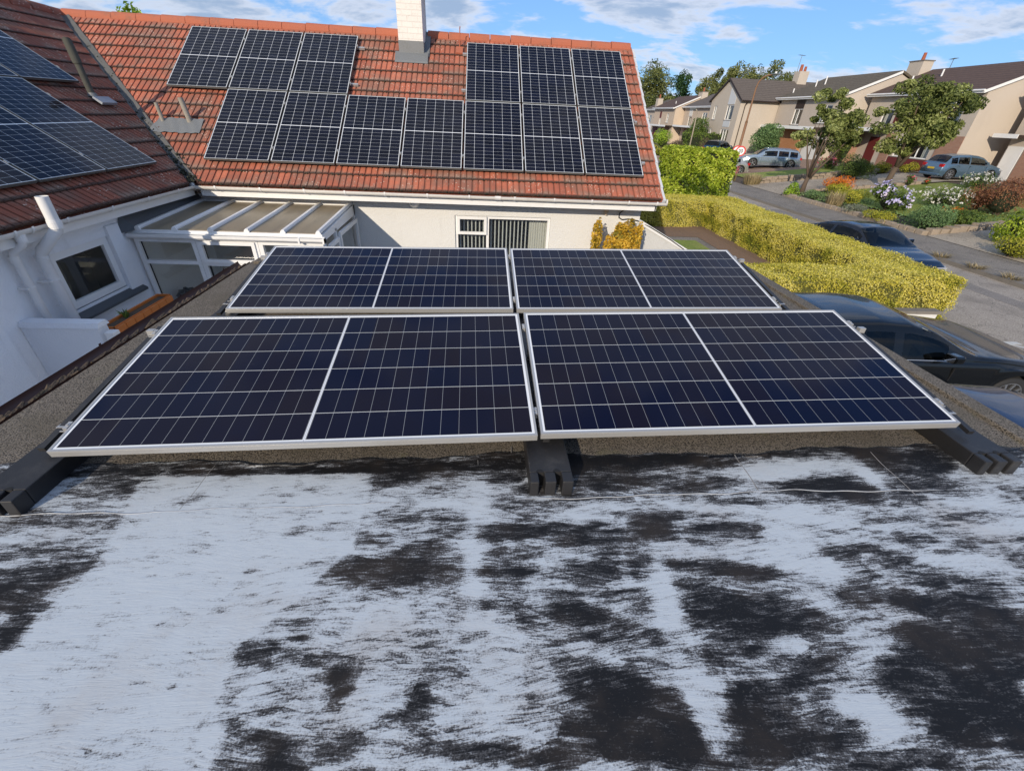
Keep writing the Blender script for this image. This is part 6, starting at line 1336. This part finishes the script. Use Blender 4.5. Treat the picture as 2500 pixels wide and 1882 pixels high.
def row_house(label, X, y0, y1, base, eave, wallm, roofm, win, depth=8.2, ridge=1.75, panels=(), name='house', brick=M_BRICK, porch=None, side=True, chimney=None, flues=()):
    """house whose front faces -X; win: (y_hi, y_lo, z_lo, z_hi, bars) measured from the base; P(u,v,d): u from the y1 (far) end"""
    t = thing(name, label, 'house', (X, y0, base), 0, 'houses across the road'); wm_ = MB(); Wl = y1-y0; Hh = eave-base
    P = lambda u, v, d=0: Vector((X+d, y1-u, base+v))
    hs = [(y1-a, y1-b, c, d) for a, b, c, d, *_ in win]
    wall_holes(wm_, (X, y1, base), (0, -1, 0), (0, 0, 1), Wl, Hh-.02, hs, .12, (-1, 0, 0))
    wm_.quad((X, y0, base), (X+depth, y0, base), (X+depth, y0, eave-.02), (X, y0, eave-.02)); wm_.quad((X, y1, base), (X+depth, y1, base), (X+depth, y1, eave-.02), (X, y1, eave-.02))
    for y in (y0, y1): wm_.add([(X, y, eave-.02), (X+depth, y, eave-.02), (X+depth/2, y, eave+ridge-.06)], [(0, 1, 2)])
    part('wall', wm_, wallm, t, world=True)
    rm = MB(); gable_roof(rm, X, X+depth, y0, y1, eave, eave+ridge, .40); rf_ = part('roof', rm, roofm, t, world=True)
    s_ = ridge/(depth/2); zf = eave-.40*s_
    q = MB(); q.box(X-.44, X-.41, y0-.16, y1+.16, zf-.02, zf+.17); part('fascia', q, M_UPVC, t, world=True)
    q = MB(); q.tube([(X-.49, y0-.16, zf+.13), (X-.49, y1+.16, zf+.13)], .055, 10); part('gutter', q, M_UPVC, t, world=True)
    q = MB(); q.prism([(X-.42, y0-.175, zf-.03), (X+depth/2, y0-.175, eave+ridge-.05), (X+depth/2, y0-.175, eave+ridge+.14), (X-.42, y0-.175, zf+.15)], (0, .03, 0)); part('bargeboard', q, M_UPVC, t, world=True)
    for w_ in win: win_thing(t, P, y1-w_[0], y1-w_[1], w_[2], w_[3], .09, [y1-k for k in w_[4]] if len(w_) > 4 else ())
    for (a, b, c, d, m_) in panels: part('panel', MB().box(X-.03, X-.004, b, a, base+c, base+d), m_, t, world=True)
    if chimney:
        cx_, cy_, cw, ch_, pots = chimney; q = MB(); q.box(cx_-.45, cx_+.45, cy_-cw/2, cy_+cw/2, eave+.3, ch_); c_ = part('chimney', q, M_H3, t, world=True)
        q = MB(); q.box(cx_-.5, cx_+.5, cy_-cw/2-.05, cy_+cw/2+.05, ch_, ch_+.07); part('cap', q, M_KERB, c_, world=True)
        for k in range(pots):
            q = MB(); yy = cy_+(k-(pots-1)/2)*.4; q.tube([(cx_, yy, ch_+.07), (cx_, yy, ch_+.6)], [.14, .11], 12); part('pot', q, M_TERRA, c_, world=True)
    for (fx, fy, fh) in flues:
        q = MB(); zz = eave+(fx-X)*s_; q.tube([(fx, fy, zz), (fx, fy, zz+fh)], .055, 8); part('flue', q, M_UPVC, rf_, world=True)
    return t, P
# right house
t, P = row_house('right-hand beige house with chocolate roof behind the forked small tree', 32.4, 32.0, 41.8, 1.3, 6.32, M_H1, M_RT1,
    [(34.9, 33.1, 3.15, 4.45, (34.0,)), (40.0, 38.9, 2.9, 4.0, ()), (37.3, 34.2, .85, 2.2, (36.3, 35.25))], 8.6, 1.75, [(38.6, 37.9, 3.05, 4.6, M_REDP), (37.6, 33.9, .05, .82, M_REDP)], flues=((35.0, 39.0, .6), (34.4, 40.9, .5)))
part('brick_panel', MB().box(32.36, 32.395, 32.0, 33.75, 1.3, 3.70), M_BRICK, t, world=True); part('brick_panel', MB().box(32.36, 32.395, 37.7, 38.6, 1.3, 3.70), M_BRICK, t, world=True)
q = MB(); q.box(30.6, 34, 38.2, 45.6, 3.78, 3.94); part('porch_roof', q, M_BRNP, t, world=True); part('porch_fascia', MB().box(30.55, 30.598, 38.18, 45.6, 3.74, 3.98), M_UPVC, t, world=True)
part('porch_wall', MB().box(30.9, 34.5, 41.3, 41.5, 1.3, 3.775), M_BRICK, t, world=True)
part('door', MB().box(32.35, 32.395, 39.2, 40.2, 1.3, 3.35), M_REDP, t, world=True)
# brown address lettering on the porch wall is too worn to read; only its shape is built
q = MB()
for i, (a, b) in enumerate(((0, .20), (.24, .10), (.38, .16), (.60, .12), (.74, .22))):
    q.beam((31.05+a, 41.285, 2.72+.02*i), (31.10+a+b*.4, 41.285, 2.84+.02*i), .02, .02); q.beam((31.10+a+b*.4, 41.285, 2.84+.02*i), (31.12+a+b*.7, 41.285, 2.70+.02*i), .02, .02)
part('wall_ornament', q, M_BRNP, t, world=True)
# house at the far right edge, only its lower front shows
t, P = row_house('house at the far right edge, set back behind the grey blue hatchback', 34.9, 22.0, 31.2, 1.3, 6.3, M_H1, M_RT1, [(28.6, 25.2, .95, 2.35, (27.5, 26.4))], 8.6, 1.75, [(28.8, 25.0, .05, .92, M_REDP)])
part('brick_panel', MB().box(34.85, 34.895, 28.85, 30.0, 1.3, 3.7), M_BRICK, t, world=True)
q = MB(); q.box(33.9, 35.2, 30.0, 31.6, 3.78, 3.94); part('porch_roof', q, M_BRNP, t, world=True); part('porch_fascia', MB().box(33.85, 33.898, 30.0, 31.6, 3.74, 3.98), M_UPVC, t, world=True); part('door', MB().box(34.85, 34.895, 30.1, 31.1, 1.3, 3.3), M_UPVC, t, world=True)
# second house
t, P = row_house('middle beige house with mossy roof and a tall window with dark panel', 30.2, 42.3, 51.4, 1.2, 6.18, M_H1, M_RT2,
    [(48.5, 47.2, 2.75, 4.05, (47.85,)), (44.9, 43.2, 2.95, 4.35, (44.05,))], 8.4, 1.75, [(48.5, 47.2, 4.08, 4.85, M_BRNP)], chimney=(36.0, 42.6, 1.4, 8.75, 1), flues=((32.2, 49.6, .7), (32.6, 48.9, .8), (31.0, 51.0, .5)))
part('brick_panel', MB().box(29.9, 30.195, 45.8, 49.6, 1.2, 3.65), M_BRICKO, t, world=True)
q = MB(); q.box(29.0, 30.19, 43.0, 55.5, 3.66, 3.82); part('porch_roof', q, M_BRNP, t, world=True); part('porch_fascia', MB().box(28.95, 28.998, 43.0, 55.5, 3.60, 3.86), M_UPVC, t, world=True)
part('garage_door', MB().box(30.1, 30.195, 42.7, 45.3, 1.2, 3.3), M_WHP, t, world=True)
part('recess_shade_block', MB().box(30.0, 30.195, 49.62, 51.3, 1.2, 3.6), M_BRNP, t, world=True)  # solid dark brown block standing for the shade of a recess
# gabled house: gable faces the road, long side wall faces -Y
g0 = thing('gabled_house', 'gabled beige house with white panel strip and grey brown roof', 'house', (26.2, 51.6, 1.0), 0, 'houses across the road')
X, ya, yb, xe, bz, ez, rz_ = 26.2, 51.6, 58.4, 38.0, .95, 5.93, 7.75
wm_ = MB(); Pg = lambda u, v, d=0: Vector((X+d, yb-u, bz+v))
wall_holes(wm_, (X, yb, bz), (0, -1, 0), (0, 0, 1), yb-ya, ez-bz-.02, [(1.0, 1.75, 3.15, 4.45), (4.1, 5.6, 3.15, 4.5), (.9, 1.7, .9, 2.3), (3.9, 5.7, .9, 2.3)], .12, (-1, 0, 0))
wm_.add([(X, yb, ez-.02), (X, ya, ez-.02), (X, (ya+yb)/2, rz_-.06)], [(0, 1, 2)]); wm_.quad((X, ya, bz), (xe, ya, bz), (xe, ya, ez-.02), (X, ya, ez-.02)); wm_.quad((X, yb, bz), (xe, yb, bz), (xe, yb, ez-.02), (X, yb, ez-.02))
part('wall', wm_, M_H3, g0, world=True); rm = MB(); gable_roof(rm, X, xe, ya, yb, ez, rz_, .35, 'x', .14); grf = part('roof', rm, M_RT3, g0, world=True)
for a, b, c, d, bb in ((1.0, 1.75, 3.15, 4.45, (1.38,)), (4.1, 5.6, 3.15, 4.5, (4.6,)), (.9, 1.7, .9, 2.3, (1.3,)), (3.9, 5.7, .9, 2.3, (4.5, 5.1))): win_thing(g0, Pg, a, b, c, d, .09, bb)
part('panel', MB().box(X-.03, X-.004, yb-5.6, yb-4.1, bz+1.75+.75, bz+3.08), M_GREYP, g0, world=True)
part('panel', MB().prism([(X-.03, yb-5.6, bz+4.56), (X-.03, yb-4.1, bz+4.56), (X-.03, yb-4.1, bz+6.05), (X-.03, yb-5.6, bz+5.15)], (.026, 0, 0)), M_GREYP, g0, world=True)
q = MB(); ym = (ya+yb)/2; sl = (rz_-ez)/(ym-ya)
for s_, y_ in ((1, ya-.35), (-1, yb+.35)): q.prism([(X-.17, y_, ez-.35*sl-.04), (X-.17, ym, rz_-.06), (X-.17, ym, rz_+.15), (X-.17, y_, ez-.35*sl+.15)], (.035, 0, 0))
part('bargeboard', q, M_BRNP, g0, world=True); part('gutter', MB().tube([(X-.1, ya-.40, ez-.12), (xe, ya-.40, ez-.12)], .06, 10), M_BRNP, g0, world=True)
part('drainpipe', MB().tube([(X+.55, ya-.38, ez-.15), (X+.5, ya-.07, ez-.5), (X+.5, ya-.06, bz)], .045, 8), M_BRNP, g0, world=True)
q = MB(); q.box(33.2, 34.2, 54.5, 55.5, 7.2, 8.75); c_ = part('chimney', q, M_H3, g0, world=True); q = MB(); q.tube([(33.5, 55, 8.75), (33.5, 55, 9.35)], [.17, .13], 10); q.tube([(33.95, 55, 8.75), (33.95, 55, 9.2)], [.14, .11], 10); part('pot', q, M_TERRA, c_, world=True)
q = MB(); q.tube([(36.3, 53.6, 6.9), (36.3, 53.6, 8.1)], .07, 8); q.tube([(36.9, 53.6, 6.9), (36.9, 53.6, 7.7)], .06, 8); part('flue', q, M_UPVC, grf, world=True)
part('brick_panel', MB().box(X-.04, X-.006, ya+.05, yb-.05, bz, bz+.86), M_BRICK, g0, world=True)
# far peach houses
t, P = row_house('far beige house with tall white panelled window left of the gabled house', 31.8, 69.5, 79.9, .65, 5.72, M_H2, M_RT3, [(73.0, 71.4, 2.9, 4.3, (72.2,)), (77.8, 76.6, 2.5, 3.8, ())], 8.0, 1.7, [(77.8, 76.6, 3.85, 4.75, M_WHP)], name='house')
q = MB(); q.box(30.4, 31.79, 69.5, 80.1, 3.05, 3.2); part('porch_roof', q, M_BRNP, t, world=True); part('porch_fascia', MB().box(30.35, 30.398, 69.5, 80.1, 3.0, 3.25), M_UPVC, t, world=True); part('brick_panel', MB().box(31.7, 31.795, 70.5, 78.6, .65, 3.0), M_BRICK, t, world=True)
t, P = row_house('farthest peach house with a narrow red panelled window and chimney', 30.4, 80.2, 89.9, .55, 5.55, M_H2, M_RT1, [(83.6, 82.6, 2.9, 4.2, (83.1,)), (86.9, 86.1, 2.2, 3.5, (86.5,))], 8.0, 1.7, [(86.9, 86.1, 3.55, 4.5, M_REDP)], chimney=(34.4, 80.4, 1.5, 7.75, 1), flues=((31.5, 83.5, .5),))
q = MB(); q.box(29.2, 30.39, 80.2, 92.0, 2.95, 3.1); part('porch_roof', q, M_BRNP, t, world=True); part('porch_fascia', MB().box(29.15, 29.198, 80.2, 92.0, 2.9, 3.15), M_UPVC, t, world=True); part('brick_panel', MB().box(30.3, 30.395, 81.5, 85.0, .55, 2.9), M_BRICK, t, world=True); part('door', MB().box(30.3, 30.395, 87.0, 89.0, .55, 2.7), M_REDP, t, world=True)
t, P = row_house('small far house end showing beside the orange roof edge', 31.5, 90.6, 99, .5, 5.4, M_H1, M_RT3, [(96, 94.5, 2.8, 4.0, ())], 8.0, 1.6, chimney=(31.2, 90.8, 1.1, 7.0, 1))

def aerial(label, x, y, z, h, rz):
    t = thing('tv_aerial', label, 'aerial', (x, y, z), rz); part('mast', MB().tube([(0, 0, 0), (0, 0, h)], .022, 6), M_LAMPH, t); q = MB(); q.tube([(-.5, 0, h-.05), (.5, 0, h-.05)], .014, 5)
    for k in range(7): q.tube([(-.45+k*.15, -.16, h-.05), (-.45+k*.15, .16, h-.05)], .009, 4)
    part('rods', q, M_LAMPH, t)
aerial('thin television aerial on the chimney of the gabled house', 33.3, 55.3, 8.7, 1.5, .4)
aerial('television aerial behind the right-hand chocolate roof', 37.0, 40.8, 7.9, 1.0, 1.2)
aerial('television aerial on the farthest peach house chimney', 34.7, 80.6, 7.7, 1.3, .2)

# ---------------------------------------------------------------- street furniture
t = thing('street_lamp', 'rusty brown street lamp with curved arm and grey head in front of the gabled roof', 'street lamp', (19.35, 36.5, 0))
q = MB(); q.tube([(19.35, 36.5, .12), (19.35, 36.5, 3.9)], .095, 14); q.tube([(19.35, 36.5, 3.9), (19.35, 36.5, 4.05), (19.35, 36.5, 6.0), (19.40, 36.45, 6.35), (19.53, 36.3, 6.60), (19.72, 36.1, 6.74), (19.95, 35.9, 6.78)], [.095, .062, .055, .052, .05, .046, .045], 12); part('post', q, M_RUST, t, world=True, smooth=True)
q = MB(); V_ = []; N_ = 12; ax = Vector((.80, -.60, 0)).normalized(); sd_ = Vector((ax.y, -ax.x, 0)); rws = []
for k in range(9):
    u = k/8; w_ = .125*math.sin(math.pi*min(1, .12+u*.95))**.6; c = Vector((19.85, 35.98, 6.80))+ax*(u*.85)
    rws.append([c+sd_*math.cos(2*math.pi*i/N_)*w_+Vector((0, 0, math.sin(2*math.pi*i/N_)*w_*.42)) for i in range(N_+1)])
part('lamp_head', q.sheetgrid(rws), M_LAMPH, t, world=True, smooth=True); part('photocell', MB().tube([(20.1, 35.8, 6.83), (20.1, 35.8, 6.95)], .07, 10), M_UPVC, t, world=True)
t = thing('street_lamp', 'thin distant concrete lamp post in front of the dark tall shrub', 'street lamp', (19.6, 46.2, 0))
q = MB(); q.tube([(19.6, 46.2, .1), (19.6, 46.2, 4.2), (19.55, 46.1, 4.6), (19.3, 45.9, 4.75)], [.075, .05, .04, .035], 10); part('post', q, mat('pale_concrete_post', base=(.38, .33, .26), rough=.9), t, world=True, smooth=True)
q = MB(); q.obox((18.75, 45.85, 4.72), (.6, .05, 0), (0, .16, 0), (0, 0, .08)); part('lamp_head', q, M_LAMPH, t, world=True, bevel=.02)
t = thing('speed_sign', 'round red ringed 20 speed limit sign rising behind the laurel block', 'road sign', (16.35, 30.55, 0))
q = MB(); q.tube([(16.35, 30.6, .12), (16.35, 30.6, 2.55)], .038, 12); part('pole', q, M_SIGNB, t, world=True)
nv = Vector((-.42, -.90, 0)).normalized(); tv = Vector((-nv.y, nv.x, 0)); cs0 = Vector((16.33, 30.52, 2.33))
def ringd(c, r_, n=32, off=0.0): return [c+nv*off+tv*math.cos(2*math.pi*i/n)*r_+Vector((0, 0, 1))*math.sin(2*math.pi*i/n)*r_ for i in range(n)]
part('plate', MB().prism(ringd(cs0, .30, off=-.004), nv*.004), M_SIGNR, t, world=True); part('face', MB().prism(ringd(cs0, .222, off=.0), nv*.004), M_SIGNW, t, world=True)
fc = bpy.data.curves.new('digits', 'FONT'); fc.body = '20'; fc.size = .27; fc.align_x = 'CENTER'; fc.align_y = 'CENTER'; fc.extrude = .002; fc.offset = .006
to = bpy.data.objects.new('digits_src', fc); COL.objects.link(to); bpy.context.view_layer.update(); dg = bpy.context.evaluated_depsgraph_get(); me = bpy.data.meshes.new_from_object(to.evaluated_get(dg)); bpy.data.objects.remove(to)
me.transform(Matrix(((tv.x, 0, nv.x, 0), (tv.y, 0, nv.y, 0), (0, 1, 0, 0), (0, 0, 0, 1)))); me.transform(Matrix.Translation(cs0+nv*.007)); me.transform(WORLD[t.name].inverted()); me.materials.clear(); me.materials.append(M_SIGNK)
o = bpy.data.objects.new('digits', me); COL.objects.link(o); o.parent = t
c2 = cs0+Vector((-.19, .10, .02)); nb = nv
t2 = thing('speed_sign', 'second round sign half hidden behind the 20 sign', 'road sign', (16.15, 30.7, 0)); part('plate', MB().prism(ringd(c2, .29, off=-.02), nv*.004), M_SIGNR, t2, world=True); part('face', MB().prism(ringd(c2, .215, off=-.015), nv*.003), M_SIGNW, t2, world=True); part('pole', MB().tube([(16.14, 30.75, .12), (16.14, 30.75, 2.5)], .03, 10), M_SIGNB, t2, world=True)
# unseen bungalow added behind the viewpoint so its roof shades the near garage roof
nb_ = thing('added_shade_house', 'unseen bungalow shape added behind the viewpoint to shade the near garage roof', 'house', (-3, -9, 0))
part('wall', MB().box(-13, 7, -11.5, -6.6, 0, 2.7), M_WALL2, nb_, world=True)
rm = MB(); gable_roof(rm, -13, 7, -11.8, -6.3, 2.7, 5.62, .3, 'x'); part('roof', rm, M_TILE2, nb_, world=True, attr={'tile': ('FLOAT_COLOR', [(.5, .5, 0, 1)]*len(rm.v))})
